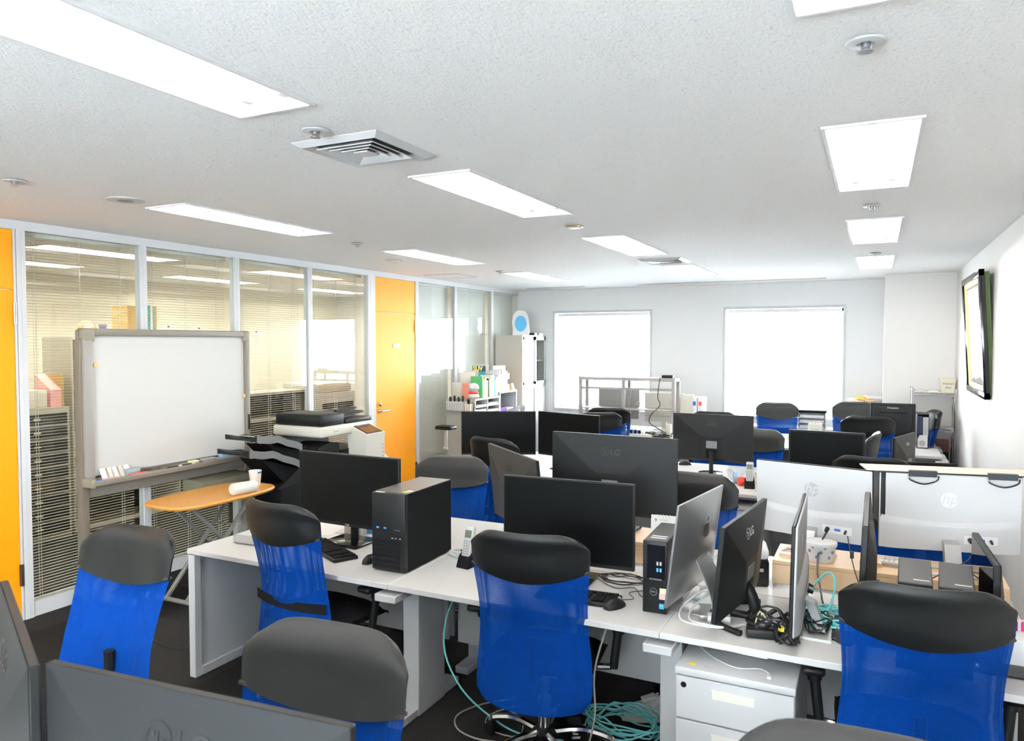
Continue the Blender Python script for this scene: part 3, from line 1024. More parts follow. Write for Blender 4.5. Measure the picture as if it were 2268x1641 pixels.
def desk(x0, x1, y0, y1, label, face, left_panel=False, right_leg=True, left_leg=False, end_panel_right=False):
    """one workstation: face=-1 sitter on the -y side, +1 sitter on the +y side"""
    r = thing('desk', label, 'desk', ((x0 + x1) / 2, (y0 + y1) / 2, 0), group='white desks')
    w, d = (x1 - x0) / 2, (y1 - y0) / 2
    ob('desk_top', G().rbox(-w + .001, w - .001, -d, d, DZ - .025, DZ, .002, 1), WHITE, r)
    fy, by = (-d, d) if face < 0 else (d, -d)          # front and back edge
    sg = 1 if face < 0 else -1
    ob('modesty_panel', G().box(-w + .03, w - .03, *sorted((by - sg * .03, by - sg * .012)), .22, DZ - .03), WHITEM, r)
    ob('rail', G().box(-w + .05, w - .05, *sorted((fy + sg * .10, fy + sg * .14)), DZ - .06, DZ - .026), WHITEM, r)

    def leg(x):
        lg = ob('leg', G().rbox(x - .045, x + .045, *sorted((fy + sg * .19, fy + sg * .43)), .0, DZ - .03, .003, 1), WHITEM, r)
        ob('foot', G().rbox(x - .043, x + .040, *sorted((fy + sg * .04, fy + sg * .58)), .0, .04, .004, 1), WHITEM, lg)
        ob('arm', G().rbox(x - .06, x + .055, *sorted((fy - sg * .02, fy + sg * .5)), DZ - .08, DZ - .045, .004, 1), WHITEM, lg)
    if right_leg:
        leg(w)
    if left_leg:
        leg(-w)
    if left_panel:
        p = ob('end_panel', G().box(-w + .03, -w + .042, -d + .02, d - .02, .05, DZ - .055), PANELG, r)
        fr = G()
        for (a, b, c, e) in ((-d + .0, -d + .045, 0, DZ - .03), (d - .045, d, 0, DZ - .03), (-d + .044, d - .044, 0, .05), (-d + .044, d - .044, DZ - .065, DZ - .03)):
            fr.rbox(-w + .008, -w + .055, a, b, c, e, .003, 1)
        ob('panel_frame', fr, WHITEM, p)
    return r


dn = ('left', 'middle', 'right')
for n in range(3):
    desk(DESKX[n], DESKX[n + 1], 2.77, 3.39, 'white desk of the nearest row, %s one on the near side' % dn[n], -1, n == 0, n < 2)
    desk(DESKX[n], DESKX[n + 1], 3.40, 4.03, 'white desk of the nearest row, %s one on the far side' % dn[n], 1, n == 0, n < 2)
BX = (-3.55, -2.28, -1.0, .28)
for n in range(3):
    desk(BX[n], BX[n + 1], 5.59, 6.21, 'white desk of the second row, %s one on the near side' % dn[n], -1, n == 0, True)
    desk(BX[n], BX[n + 1], 6.22, 6.85, 'white desk of the second row, %s one on the far side' % dn[n], 1, n == 0, True)
CX = (-3.25, -1.97, -.69, .59)
for n in range(3):
    desk(CX[n], CX[n + 1], 8.27, 8.89, 'white desk of the row by the windows, %s one on the near side' % dn[n], -1, n == 0, True)
    desk(CX[n], CX[n + 1], 8.90, 9.53, 'white desk of the row by the windows, %s one on the far side' % dn[n], 1, n == 0, True)
desk(-2.35, -1.55, .30, 1.22, 'white desk under the tilted monitor back at the left edge', 1, False, False)
desk(-1.55, -.35, .30, 1.22, 'white desk under the monitor back at the bottom edge', 1, False, False)


# pedestals ------------------------------------------------------------------------
def pedestal(x0, x1, y0, y1, h, label, face=-1):
    r = thing('drawer_pedestal', label, 'drawer pedestal', ((x0 + x1) / 2, (y0 + y1) / 2, 0))
    w, d = (x1 - x0) / 2, (y1 - y0) / 2
    ob('body', G().box(-w + .004, w - .004, -d + .02, d, .03, h - .03), WHITEM, r)
    ob('cap', G().rbox(-w, w, -d, d, h - .03, h, .006), WHITEM, r)
    for z0, z1 in ((.05, .225), (.232, .398), (.405, h - .034)):
        q = ob('drawer', G().rbox(-w + .006, w - .006, -d + .004, -d + .022, z0, z1, .002, 1), WHITEM, r)
        zc = z1 - .05
        ob('grip', G().box(-.075, .075, -d + .0025, -d + .005, zc - .016, zc + .016).box(-.078, .078, -d + .000, -d + .006, zc + .014, zc + .019), mat('ivory_plastic', (.80, .775, .68), .5), q)
    ob('lock', G().cyl((-w + .035, -d, h - .065), (-w + .035, -d + .006, h - .065), .011, n=16), CHROME, r)
    for sx in (-1, 1):
        for sy in (-1, 1):
            ob('caster', G().cyl((sx * (w - .05) - .01, sy * (d - .06), .018), (sx * (w - .05) + .01, sy * (d - .06), .018), .018), BLACKM, r)
    if face > 0:
        r.rotation_euler = (0, 0, pi)
    return r


pd = pedestal(-.665, -.235, 2.73, 3.28, .60, 'white three drawer pedestal under the right front desk')
ob('warning_sticker', G().prism([(0, 0), (.034, 0), (.017, .028)], .600, .6008, 'z', TR(-.175, -.235, 0)), YELLOW, pd)
ob('print', G().box(-.11, -.104, -.238, -.232, .600, .6006).box(-.098, -.092, -.238, -.232, .600, .6006).box(-.086, -.080, -.238, -.232, .600, .6006), GREYM, pd)
pedestal(-.98, -.57, 6.25, 6.83, .6, 'white drawer pedestal under the second desk row', 1)
pedestal(-1.15, -.72, 5.62, 6.15, .6, 'white drawer pedestal seen beside the silver all-in-one computer')
kb = thing('white_keyboard', 'thin white keyboard lying on the drawer pedestal', 'keyboard', (-.49, 2.99, .601), rad(-4))
ob('body', G().rbox(-.14, .14, -.055, .055, 0, .012, .004), SILVER, kb)
g = G()
for j in range(5):
    for i in range(14):
        g.box(-.133 + i * .0191, -.133 + i * .0191 + .016, -.048 + j * .0193, -.048 + j * .0193 + .016, .012, .015)
ko = ob('keycaps', g, WHITEP, kb)
ko['kind'] = 'stuff'
one('usb_cable', G().tube([(-.62, 2.95, .606), (-.55, 2.86, .606), (-.45, 2.80, .606), (-.37, 2.83, .606), (-.33, 2.80, .606)], .002).rbox(-.337, -.322, 2.765, 2.80, .601, .609, .002), CABW, 'thin white cable with a plug on the drawer pedestal', 'cable')


# ------------------------------------------------------------------ screens
def lg_logo(parent, M, s, m, words=True):
    """round face emblem and the two letters"""
    g = G()
    n = 36
    for k in range(n):
        t0, t1 = 2 * pi * k / n, 2 * pi * (k + 1) / n
        if t0 < rad(2):
            continue
        a, b = s * .5, s * .43
        g.add([(a * cos(t0), -.0006, a * sin(t0)), (a * cos(t1), -.0006, a * sin(t1)), (b * cos(t1), -.0006, b * sin(t1)), (b * cos(t0), -.0006, b * sin(t0))], [(0, 1, 2, 3)])
    g.box(-.06 * s, .0 * s, -.0008, 0, -.24 * s, .22 * s).box(-.06 * s, .14 * s, -.0008, 0, -.24 * s, -.18 * s).box(.14 * s, .43 * s, -.0008, 0, -.03 * s, .03 * s)
    g.cyl((-.2 * s, -.0008, .14 * s), (-.2 * s, 0, .14 * s), .055 * s, n=12)
    h = G().add(g.v, g.f, M)
    e = ob('emblem', h, m, parent, angle=20)
    if words:
        text_ob('LG', s * 1.0, m, parent, M @ TR(s * 1.25, 0, -.02 * s), depth=.0004, bold=.0006)
    return e


def monitor(label, kind, x, y, zb, rz, w, h, tilt=0., zd=DZ, back=GREYBK, logo=None, stand='plate', front_logo=False, scr=SCREEN, zc=None, face=None):
    """screen faces local -y; tilt leans the top back"""
    r = thing('monitor', label, 'monitor', (x, y, zd), rz, 'desktop monitors')
    Z = zb - zd
    M = TR(0, 0, Z) @ RX(-rad(tilt))
    fr = ob('housing', G().rbox(-w / 2, w / 2, 0, .020, 0, h, .003, 1, M), BLACK if back in (GREYBK, GREYBK2) else back, r)
    b = .007 if kind == 'lg' else .014
    ob('screen', G().box(-w / 2 + b, w / 2 - b, -.0012, .001, .018, h - b, M), scr, r)
    if kind == 'lg':
        a, z0, z1, d = .085, .03, h * .52, .035
        g = G()
        vs = [(-w / 2, .020, 0), (w / 2, .020, 0), (w / 2, .020, h), (-w / 2, .020, h), (-a, .020 + d, z0), (a, .020 + d, z0), (a, .020 + d, z1), (-a, .020 + d, z1)]
        g.add(vs, [(0, 1, 5, 4), (1, 2, 6, 5), (2, 3, 7, 6), (3, 0, 4, 7), (4, 5, 6, 7)], M)
        bc = ob('back_cover', g, back, r, angle=3)
        Mb = M @ TR(0, .020 + d, 0) @ RZ(pi)
        ob('rating_plate', G().box(-.045, .045, -.001, 0, z1 * .55, z1 * .85, Mb), mat('plate_grey', (.20, .22, .24), .5), bc)
        ob('neck_socket', G().box(-.045, .045, -.002, 0, z1 * .15, z1 * .5, Mb), BLACKM, bc)
        if logo:
            tl = math.atan2(h - z1, d)
            s_ = logo[1]
            zz = (h + z1) / 2 + h * .03
            off = .020 + d * (h - zz) / (h - z1)
            ML = M @ TR(0, off + .0008, zz) @ RZ(pi) @ RX(-(pi / 2 - tl)) @ TR(-s_ * .72, 0, 0)
            lg_logo(bc, ML, s_, logo[0])
    else:
        g = G()
        g.rbox(-w / 2 + .03, w / 2 - .03, .018, .045, .03, h - .03, .012, 2, M)
        bc = ob('back_cover', g, back, r)
        ob('vent_strip', G().box(-w * .3, w * .3, .0445, .046, h * .72, h * .75, M), BLACKM, bc)
    if front_logo:
        lg_logo(fr, M @ TR(-.012, -.0005, .009), .012, LOGOW)
    bm = back if back not in (GREYBK, GREYBK2) else BLACKG
    if stand == 'plate':
        ob('neck', G().rbox(-.022, .022, .05, .075, .01, Z + .11, .006), BLACK, r)
        ob('base_plate', G().rbox(-.13, .13, -.09, .13, 0, .012, .005), BLACKG, r)
    elif stand == 'round':
        ob('neck', G().cyl((0, .06, .01), (0, .06, Z + .1), .018), BLACK, r)
        ob('base_plate', G().lathe([(0, 0), (.11, 0), (.11, .008), (.05, .016), (0, .016)], 28, TR(0, .04, 0)), BLACKG, r)
    elif stand == 'arc':
        ob('neck', G().tube([(0, .07, .012), (0, .085, Z * .6), (0, .07, Z + .03), (0, .03, Z + .10)], .024, 10, 4), BLACK, r)
        pts = [(.20 * cos(t), .08 - .19 * sin(t) + .03, .011) for t in [rad(a) for a in range(8, 173, 12)]]
        ob('base_arc', G().tube(pts, .012, 8, 1).cyl((0, -.08, .011), (0, .085, .011), .016), BLACK, r)
    return r


monitor('black monitor with its screen to the viewer beside the black tower computer', 'lg', -2.625, 3.25, .793, rad(-1.3), .704, .403, front_logo=True)
monitor('black monitor with its screen to the viewer behind the middle mesh chair', 'lg', -1.294, 3.20, .776, rad(3.2), .647, .399)
monitor('large grey monitor back with round plate, standing on a wooden riser at the middle desk', 'lg', -1.249, 3.75, .907, rad(-2.8) + pi, .702, .419, zd=.82, logo=(LOGO, .045))
monitor('taupe grey monitor back turned aslant left of the large grey monitor', 'lg', -1.774, 3.70, .789, rad(-42.2) + pi, .724, .427, tilt=6, back=GREYBK2, logo=(GREYBK, .045))
monitor('leftmost far black screen behind a black topped chair', 'lg', -3.074, 5.95, .793, rad(25.8), .677, .395)
monitor('far black screen to the right of the leftmost one, aslant', 'lg', -2.419, 6.0, .803, rad(-14.6), .663, .391)
monitor('small grey monitor back with white label in the second desk row', 'lg', -1.247, 6.40, .802, rad(.8) + pi, .670, .400, logo=(LOGO, .035), stand='round')
monitor('black screen with a shiny bezel behind the left white all-in-one', 'std', -.330, 5.95, .836, rad(-4.5), .530, .318, back=BLACK, stand='round')
monitor('dark screen whose top shows over the clipped board of the right all-in-one', 'std', .30, 5.86, .62 + .10, rad(6), .42, .26, back=BLACK, stand='plate')
m_ = monitor('square dark monitor back with name on top, on the desk near the right wall', 'std', .153, 8.5, .837, rad(2.9) + pi, .415, .354, back=GREYBK)
text_ob('Princeton', .026, LOGOW, m_, RZ(pi) @ TR(0, -.046, .137 + .354 - .045), depth=.0004)
monitor('curved taupe monitor back seen edge-on near the right wall', 'lg', .19, 6.45, .78, rad(72) + pi, .50, .32, back=GREYBK2, logo=(LOGOW, .03))
monitor('black monitor seen from behind and the side, white maker emblem, beside the silver all-in-one', 'lg', -.507, 3.08, .765, rad(83.6) + pi, .618, .371, tilt=5, back=BLACK, logo=(LOGOW, .046), stand='arc')
monitor('black monitor seen edge-on in front of the gap between the white all-in-ones', 'lg', -.048, 3.11, .80, rad(90) + pi, .65, .39, tilt=2)
monitor('black monitor with mirror-like screen seen edge-on at the right, by the clipped board', 'lg', .342, 3.03, .80, rad(-88), .46, .30, scr=SCREENG)
monitor('monitor back with dark emblem across the bottom edge', 'lg', -1.0915, .915, .795, rad(5.5) + pi, .686, .405, logo=(LOGO, .062))
monitor('tilted monitor back at the lower left edge with orange reflection', 'lg', -1.727, .99, .795, rad(-25.1) + pi, .65, .405, logo=(LOGO, .055))


def apple_g(s):
    """apple outline with bite and leaf, facing -y"""
    pts = []
    for k in range(40):
        t = 2 * pi * k / 40
        rr = s * (.46 + .05 * cos(2 * t))
        x, z = rr * cos(t), rr * sin(t) * .98
        if abs(t - pi / 2) < .45:
            z -= s * .07 * (1 - abs(t - pi / 2) / .45)
        if abs(t - 1.5 * pi) < .4:
            z += s * .05 * (1 - abs(t - 1.5 * pi) / .4)
        dx, dz = x - s * .56, z - s * .08
        d = math.hypot(dx, dz)
        if d < s * .24:
            x, z = s * .56 - s * .24 * .98, z
        pts.append((x, z))
    g = G().prism(pts, -.0008, 0, 'y')
    leaf = [(.02, .50), (.10, .50), (.20, .60), (.22, .74), (.12, .72), (.03, .62)]
    g.prism([(a * s, b * s) for a, b in leaf], -.0008, 0, 'y')
    return g


# silver all-in-one ------------------------------------------------------------------
r = thing('silver_computer', 'silver all-in-one computer with apple emblem, turned to show its back', 'computer', (-.698, 3.10, DZ), rad(81.9) + pi)
w, h, Z = .520, .415, .772 - DZ
M = TR(0, 0, Z) @ RX(-rad(7))


def sil(off):
    def f(u, v):
        x, z = (2 * u - 1), v
        e = (1 - abs(x) ** 2.2) * (1 - abs(2 * z - 1) ** 2.2)
        return tuple(M @ Vector((x * w / 2, off + (.036 * e if off > 0 else 0), z * h)))
    return f


ob('shell', G().shell(sil(.008), sil(.0), 20, 14), SILVER, r)
ob('screen', G().box(-w / 2 + .004, w / 2 - .004, -.0015, 0, .085, h - .004, M), SCREENG, r)
ob('chin', G().box(-w / 2 + .002, w / 2 - .002, -.002, 0, .003, .083, M), SILVER, r)
ob('emblem', G().add(*(lambda q: (q.v, q.f))(apple_g(.075)), M @ TR(0, .0435, h * .66) @ RZ(pi) @ RX(rad(-4))), LOGO, r)
ob('vent_grille', G().box(-.05, .05, .038, .0435, .14, .17, M), GREYM, r)
ob('stand_neck', G().shell(lambda u, v: (-.075 + .15 * u, .048 + .075 * sin(v * pi * .5) + .01, .012 + (Z + .15) * (1 - v) * 1.0), lambda u, v: (-.075 + .15 * u, .044 + .075 * sin(v * pi * .5) + .01, .008 + (Z + .15) * (1 - v) * 1.0), 2, 14), SILVER, r)
ob('stand_foot', G().rbox(-.085, .085, -.07, .13, 0, .007, .003), SILVER, r)

HPM = mat('warm_white_back', (.56, .56, .575), .45, spec=.4)


def hp_logo(parent, M, s, m):
    g = G()
    g.cyl((0, -.0006, 0), (0, 0, 0), s / 2, n=36)
    e = ob('emblem', G().add(g.v, g.f, M), m, parent, angle=20)
    text_ob('hp', s * .95, HPM, e, M @ TR(0, -.0009, s * .06), depth=.0003, shear=.28, bold=.0004)


def hp_aio(label, x, y, zb, rz, w, h, tilt, zd, logo_m, foot=True):
    r = thing('white_computer', label, 'computer', (x, y, zd), rz, 'white all-in-one computers')
    Z = zb - zd
    M = TR(0, 0, Z) @ RX(-rad(tilt))
    ob('housing', G().rbox(-w / 2, w / 2, 0, .014, 0, h, .004, 1, M), BLACK, r)
    ob('screen', G().box(-w / 2 + .006, w / 2 - .006, -.001, .001, .05, h - .006, M), SCREENG, r)
    ob('back_cover', G().rbox(-w / 2 + .001, w / 2 - .001, .012, .020, .0, h - .004, .003, 1, M), HPM, r)

    def ch(off):
        def f(u, v):
            x_ = 2 * u - 1
            zt = h * (.44 - .07 * (1 - x_ * x_))
            q = min(1, (1 - v) * 5)
            return tuple(M @ Vector((x_ * (w / 2 - .003), .019 + (.020 * (q * q * (3 - 2 * q)) * (1 - abs(x_) ** 10) if off else 0), .002 + zt * v)))
        return f
    c = ob('lower_cover', G().shell(ch(1), ch(0), 16, 12), HPM, r)
    Mb = M @ TR(0, .0402, 0) @ RZ(pi)
    hp_logo(r, M @ TR(0, .0205, h * .66) @ RZ(pi), .068, logo_m)
    ob('port_plate', G().rbox(.055, .185, -.0006, .001, .038, .075, .0005, 1, Mb), mat('port_plate_white', (.74, .74, .76), .5), c)
    ob('power_plug', G().cyl((.078, 0, .058), (.078, -.022, .052), .010, .008, 10, Mb), BLACK, c)
    ob('video_port', G().rbox(.108, .135, -.003, 0, .052, .063, .002, 1, Mb), BLUE, c)
    ob('round_plug', G().cyl((.158, 0, .058), (.158, -.018, .050), .006, .005, 8, Mb), BLACK, c)
    ob('stand_neck', G().prism([(.035, Z + .055), (.075, Z + .04), (.115, .01), (.085, .01), (.055, Z + .005)], -.032, .032, 'x'), SILVER, r)
    ft = [(-.11, .02, .006), (.11, .02, .006), (.11, .13, .006), (-.11, .13, .006)]
    ob('stand_foot', G().tube(ft, .007, 8, 1, closed=True), WHITEP, r)
    return r


hp_aio('white all-in-one computer back with grey emblem, left one of the pair', -.257, 3.76, .899, rad(-14.1) + pi, .532, .346, 4, .82, mat('emblem_grey', (.42, .43, .45), .5))
hp2 = hp_aio('white all-in-one computer back under a clipped board, right one of the pair', .291, 3.75, .903, rad(11.5) + pi, .562, .338, 0, .82, mat('emblem_pale', (.66, .67, .71), .5))
hp_aio('thin white all-in-one seen edge-on among the cables', -.272, 3.05, .775, rad(91.5) + pi, .63, .40, 1, DZ, MAT['emblem_grey'])
# boards clipped on top of the right one
M2 = TR(.291, 3.75, .903 + .338) @ RZ(rad(11.5))
for n, (a, b, lab) in enumerate(((-.335, .085, 'left beige board clipped along the top of the right white all-in-one'), (.075, .36, 'right beige board clipped along the top of the right white all-in-one'))):
    bd = thing('hood_board', lab, 'board', tuple(M2.translation), rad(11.5), 'beige boards on the all-in-one')
    ob('board', G().box(a, b, -.022, .14, .003 - .001 * n, .008 - .001 * n), CARD, bd)
    ob('dark_edge', G().box(a, b, -.0235, -.022, -.001, .004), INK, bd)
    cx = (-.11, .20)[n]
    cl = thing('binder_clip', ('left', 'right')[n] + ' black binder clip holding the beige board', 'binder clip', tuple(M2 @ Vector((cx, -.03, -.02))), rad(11.5), 'black binder clips')
    ob('clip_body', G().prism([(-.012, .028), (.012, .028), (.004, 0), (-.004, 0)], -.055, .055, 'x', TR(0, -.002, .005)), mat('clip_blue_black', (.05, .055, .065), .3), cl)
    ob('clip_wire', G().tube([(-.06, -.012, .012), (-.052, -.016, -.008), (0, -.02, -.024), (.052, -.016, -.008), (.06, -.012, .012)], .0032, 8, 3), BLACKG, cl)
one('hood_flap', G().box(-.275, -.255, -.02, .13, -.24, .0), BLACK, 'black side flap hanging from the beige board between the two white all-in-ones', 'flap', tuple(M2.translation), rad(11.5))

# ------------------------------------------------------------------ computers
r = thing('tower_computer', 'black tower computer with ribbed front standing on the left desk', 'computer', (-2.118, 3.145, DZ), rad(1.5))
w, d, h = .097, .225, .385
ob('case', G().rbox(-w, w, -d + .025, d, .006, h, .003, 1), BLACKM, r)
ob('top_panel', G().box(-w + .002, w - .002, -d + .03, d - .004, h, h + .0015), mat('worn_top', (.07, .066, .058), .35, spec=.6), r)
fp = ob('front_panel', G().rbox(-w, w, -d, -d + .03, .006, h + .002, .008, 2), BLACK, r)
for i in range(6):
    ob('rib', G().box(-w + .006, w - .03, -d - .002, -d + .004, .02 + i * .024, .036 + i * .024), BLACKM, fp)
for i, x in enumerate((-.06, -.018)):
    ob('usb_port', G().box(x - .008, x + .008, -d - .001, -d + .001, .212, .220), mat('usb_blue', (.06, .24, .6), .4), fp)
ob('badge', G().box(.035, .068, -d - .001, -d + .001, .208, .213), STEEL, fp)
for x in (.02, .04, .064):
    ob('indicator', G().box(x, x + .009, -d - .001, -d + .001, .168, .172), LOGOW, fp)
for sx in (-1, 1):
    for sy in (-.17, .17):
        ob('foot', G().cyl((sx * .07, sy, 0), (sx * .07, sy, .008), .016), BLACKM, r)
ob('white_sticker', G().box(-.075, -.025, -d + .005, -d + .02, h + .002, h + .003), LOGOW, r)
ob('green_sticker', G().box(.05, .072, -d + .05, -d + .068, h + .0015, h + .0025), LIME, r)
ob('beige_sticker', G().box(.055, .085, -d + .075, -d + .10, h + .0015, h + .0025), CARD, r)


def small_pc(label, x, y, z, rz, w=.05, d=.165, h=.30, logo=True, stickers=True):
    r = thing('small_computer', label, 'computer', (x, y, z), rz, 'slim black computers')
    ob('case', G().rbox(-w, w, -d + .01, d, 0, h, .003, 1), mat('pc_case', (.035, .035, .036), .45), r)
    f = ob('front_panel', G().rbox(-w, w, -d, -d + .012, 0, h, .004, 2), BLACK, r)
    g = G()
    for i in range(8):
        for j in range(18):
            x0 = -w + .008 + i * .0115
            z0 = .012 + j * .0075 + (.0035 if i % 2 else 0)
            if x0 + .008 < w - .004:
                g.box(x0, x0 + .0075, -d - .0012, -d + .001, z0, z0 + .0035)
    v = ob('vent_pattern', g, BLACKM, f)
    v['kind'] = 'stuff'
    ob('port_strip', G().rbox(-w + .018, w - .006, -d - .0015, -d + .001, .145, h - .015, .002, 1), BLACKG, f)
    for i in range(2):
        ob('usb_port', G().box(.008 + i * .013, .016 + i * .013, -d - .003, -d, .175, .190), SKYB, f)
        ob('usb_port', G().box(.008 + i * .013, .016 + i * .013, -d - .003, -d, .202, .217), GREYM, f)
    ob('silver_strip', G().box(-.022, .03, -d - .0025, -d, .140, .146), STEEL, f)
    if logo:
        M = TR(-.004, -d - .0015, .09)
        rg = G()
        for k in range(28):
            t0, t1 = 2 * pi * k / 28, 2 * pi * (k + 1) / 28
            rg.add([(.0155 * cos(t0), 0, .0155 * sin(t0)), (.0155 * cos(t1), 0, .0155 * sin(t1)), (.0138 * cos(t1), 0, .0138 * sin(t1)), (.0138 * cos(t0), 0, .0138 * sin(t0))], [(0, 1, 2, 3)], M)
        ob('emblem_ring', rg, STEEL, f)
        text_ob('DELL', .0095, STEEL, f, M, depth=.0003, bold=.0002)
        s_ = ob('blue_sticker', G().box(.020, .040, -d - .0018, -d, .022, .044), mat('sticker_blue', (.02, .33, .62), .35), f)
        text_ob('intel', .008, LOGOW, s_, TR(.030, -d - .0022, .036), depth=.0002)
    if stickers:
        for i in range(2):
            ob('white_sticker', G().box(-.03, .035, -d + .05 + i * .03, -d + .062 + i * .03, h, h + .001), LOGOW, r)
    return r


pc = small_pc('slim black computer with round emblem and blue sticker left of the silver all-in-one', -.812, 3.125, DZ, rad(2))
ob('sticky_note', G().box(.022, .062, -.1672, -.166, .082, .108), PALEY, pc)
ob('sticky_note', G().box(.020, .060, -.1675, -.1665, .062, .086), PINK, pc)
for n, (x, lab) in enumerate(((.135, 'left of two slim black computers lined up behind the right mesh chair'), (.262, 'right of two slim black computers lined up behind the right mesh chair'))):
    q = small_pc(lab, x, 2.99, DZ, rad(-2 - 2 * n), w=.053, logo=False, stickers=False)
    ob('white_sticker', G().box(-.005, .045, -.12, -.11, .30, .301), LOGOW, q)

# ------------------------------------------------------------------ keyboards, mice, phones
def keyboard(label, x, y, z, rz, w=.44, d=.135):
    r = thing('keyboard', label, 'keyboard', (x, y, z), rz)
    ob('body', G().rbox(-w / 2, w / 2, -d / 2, d / 2, 0, .018, .005), BLACK, r)
    g = G()
    for j in range(6):
        for i in range(21):
            if i in (14, 18) and j < 5:
                continue
            x0, y0 = -w / 2 + .012 + i * (w - .024) / 21, -d / 2 + .010 + j * (d - .018) / 6
            g.box(x0 + .0015, x0 + (w - .024) / 21 - .0015, y0 + .0015, y0 + (d - .018) / 6 - .0015, .017, .025)
    k_ = ob('keycaps', g, BLACKM, r)
    k_['kind'] = 'stuff'
    return r


def mouse(label, x, y, z, rz, m=BLACK):
    r = thing('mouse', label, 'mouse', (x, y, z), rz)
    ob('shell', G().shell(lambda u, v: ((2 * u - 1) * (.031 - .004 * sin(v * pi)) * (sin(pi * min(max(v, .02), .98)) ** .3), -.055 + .11 * v, .004 + .034 * (1 - (2 * u - 1) ** 2) ** .5 * sin(pi * min(max(v * .92 + .06, 0), 1)) ** .6),
                          lambda u, v: ((2 * u - 1) * .030 * (sin(pi * min(max(v, .02), .98)) ** .3), -.055 + .11 * v, 0), 14, 16), m, r)
    ob('wheel', G().cyl((-.003, .028, .030), (.003, .028, .030), .009, n=12), GREYM, r)
    return r


keyboard('black keyboard in front of the left black screen', -2.60, 3.07, DZ, rad(-27), w=.42)
mouse('black mouse half hidden behind the tower computer', -2.30, 3.02, DZ, rad(10))
mouse('black mouse on the desk to the right of the middle mesh chair', -.975, 2.955, DZ, rad(-25))
mouse('dark grey mouse among cables beside the right mesh chair', -.10, 3.00, DZ, rad(30), mat('mouse_grey', (.05, .05, .05), .35))
mouse('small black mouse on papers beside the aslant grey monitor back', -2.40, 5.78, DZ, rad(20))
mouse('grey mouse at the second desk row behind the large grey monitor', -1.55, 6.70, DZ, rad(-60))
keyboard('black keyboard before the middle black screen', -1.15, 2.985, DZ, rad(4), w=.36)
one('mouse_cable', G().tube([(-.955, 3.0, DZ + .02), (-.93, 3.08, DZ + .004), (-.97, 3.15, DZ + .004), (-.90, 3.22, DZ + .004), (-.87, 3.30, DZ + .004)], .0018), CABK, 'thin black cable of the mouse by the slim computer', 'cable')


def cordless(label, x, y, rz):
    r = thing('cordless_phone', label, 'phone', (x, y, DZ), rz, 'cordless phones')
    ob('cradle', G().prism([(-.05, 0), (.05, 0), (.035, .05), (.0, .075), (-.03, .05)], -.036, .036, 'x'), BLACKM, r)
    M = TR(0, -.015, .035) @ RX(rad(-14))
    hs = ob('handset', G().rbox(-.027, .027, -.012, .012, 0, .165, .006, 2, M), mat('phone_silver', (.62, .63, .64), .4), r)
    ob('display', G().box(-.02, .02, -.0135, -.012, .108, .145, M), LCD, hs)
    g = G()
    for j in range(7):
        for i in range(3):
            g.box(-.020 + i * .0145, -.010 + i * .0145, -.0138, -.012, .012 + j * .0125, .0205 + j * .0125, M)
    k_ = ob('keys', g, GREYM, hs)
    k_['kind'] = 'stuff'


cordless('silver cordless phone in its black cradle beside the tower computer', -1.815, 3.18, rad(-10))
cordless('silver cordless phone standing by a red object in the second desk row', -.86, 5.86, rad(5))
r = thing('desk_phone', 'cream desk phone with coiled handset cord behind the left white all-in-one', 'phone', (-.72, 5.83, DZ), rad(20))
ob('base', G().prism([(-.10, 0), (.10, 0), (.10, .09), (-.10, .03)], -.09, .09, 'x'), CREAMP, r)
ob('handset', G().tube([(-.06, -.09, .06), (-.06, -.03, .085), (-.06, .05, .10), (-.06, .10, .11)], .02, 8, 3), CREAMP, r)
ob('coiled_cord', G().tube([(-.06 - .05 * t + .012 * cos(t * 22), -.10 - .03 * t, .014 + .011 * sin(t * 22)) for t in [i / 50 for i in range(51)]], .003, 5, 1), CREAMP, r)
one('red_stress_ball', G().lathe([(0, 0), (.028, .006), (.038, .035), (.028, .062), (0, .07)], 16), RED, 'red round object beside the far cordless phone', 'ball', (-.93, 5.93, DZ))
r = thing('headphones', 'white and pale blue headphones lying in the second desk row', 'headphones', (-1.03, 5.98, DZ), rad(15))
ob('ear_cup', G().cyl((-.05, 0, .045), (-.02, 0, .045), .042, n=18), WHITEP, r)
ob('ear_cup', G().cyl((.03, .01, .045), (.06, .01, .045), .042, n=18), LBLUE, r)
ob('headband', G().tube([(-.035, 0, .08), (-.02, .06, .10), (.01, .09, .105), (.04, .06, .10), (.045, .01, .08)], .007, 6, 3), WHITEP, r)

# ------------------------------------------------------------------ risers and what stands on them
def riser(label, x0, x1, y0, y1, z):
    r = thing('wooden_riser', label, 'riser', ((x0 + x1) / 2, (y0 + y1) / 2, DZ))
    w, d, h = (x1 - x0) / 2, (y1 - y0) / 2, z - DZ
    ob('top_board', G().rbox(-w, w, -d, d, h - .018, h, .002, 1), WOOD, r)
    ob('front_board', G().rbox(-w, w, -d, -d + .018, h - .105, h - .0185, .002, 1), WOOD, r)
    for sx in (-1, 1):
        for sy in (-1, 1):
            ob('leg', G().box(*sorted((sx * w, sx * (w - .018))), *sorted((sy * (d - .02), sy * (d - .045))), 0, h - .018), WOOD, r)
        for z_ in (h - .035, h - .09):
            ob('screw', G().cyl((sx * (w - .012), -d - .001, z_), (sx * (w - .012), -d + .004, z_), .004, n=8), GREYM, r)
    return r


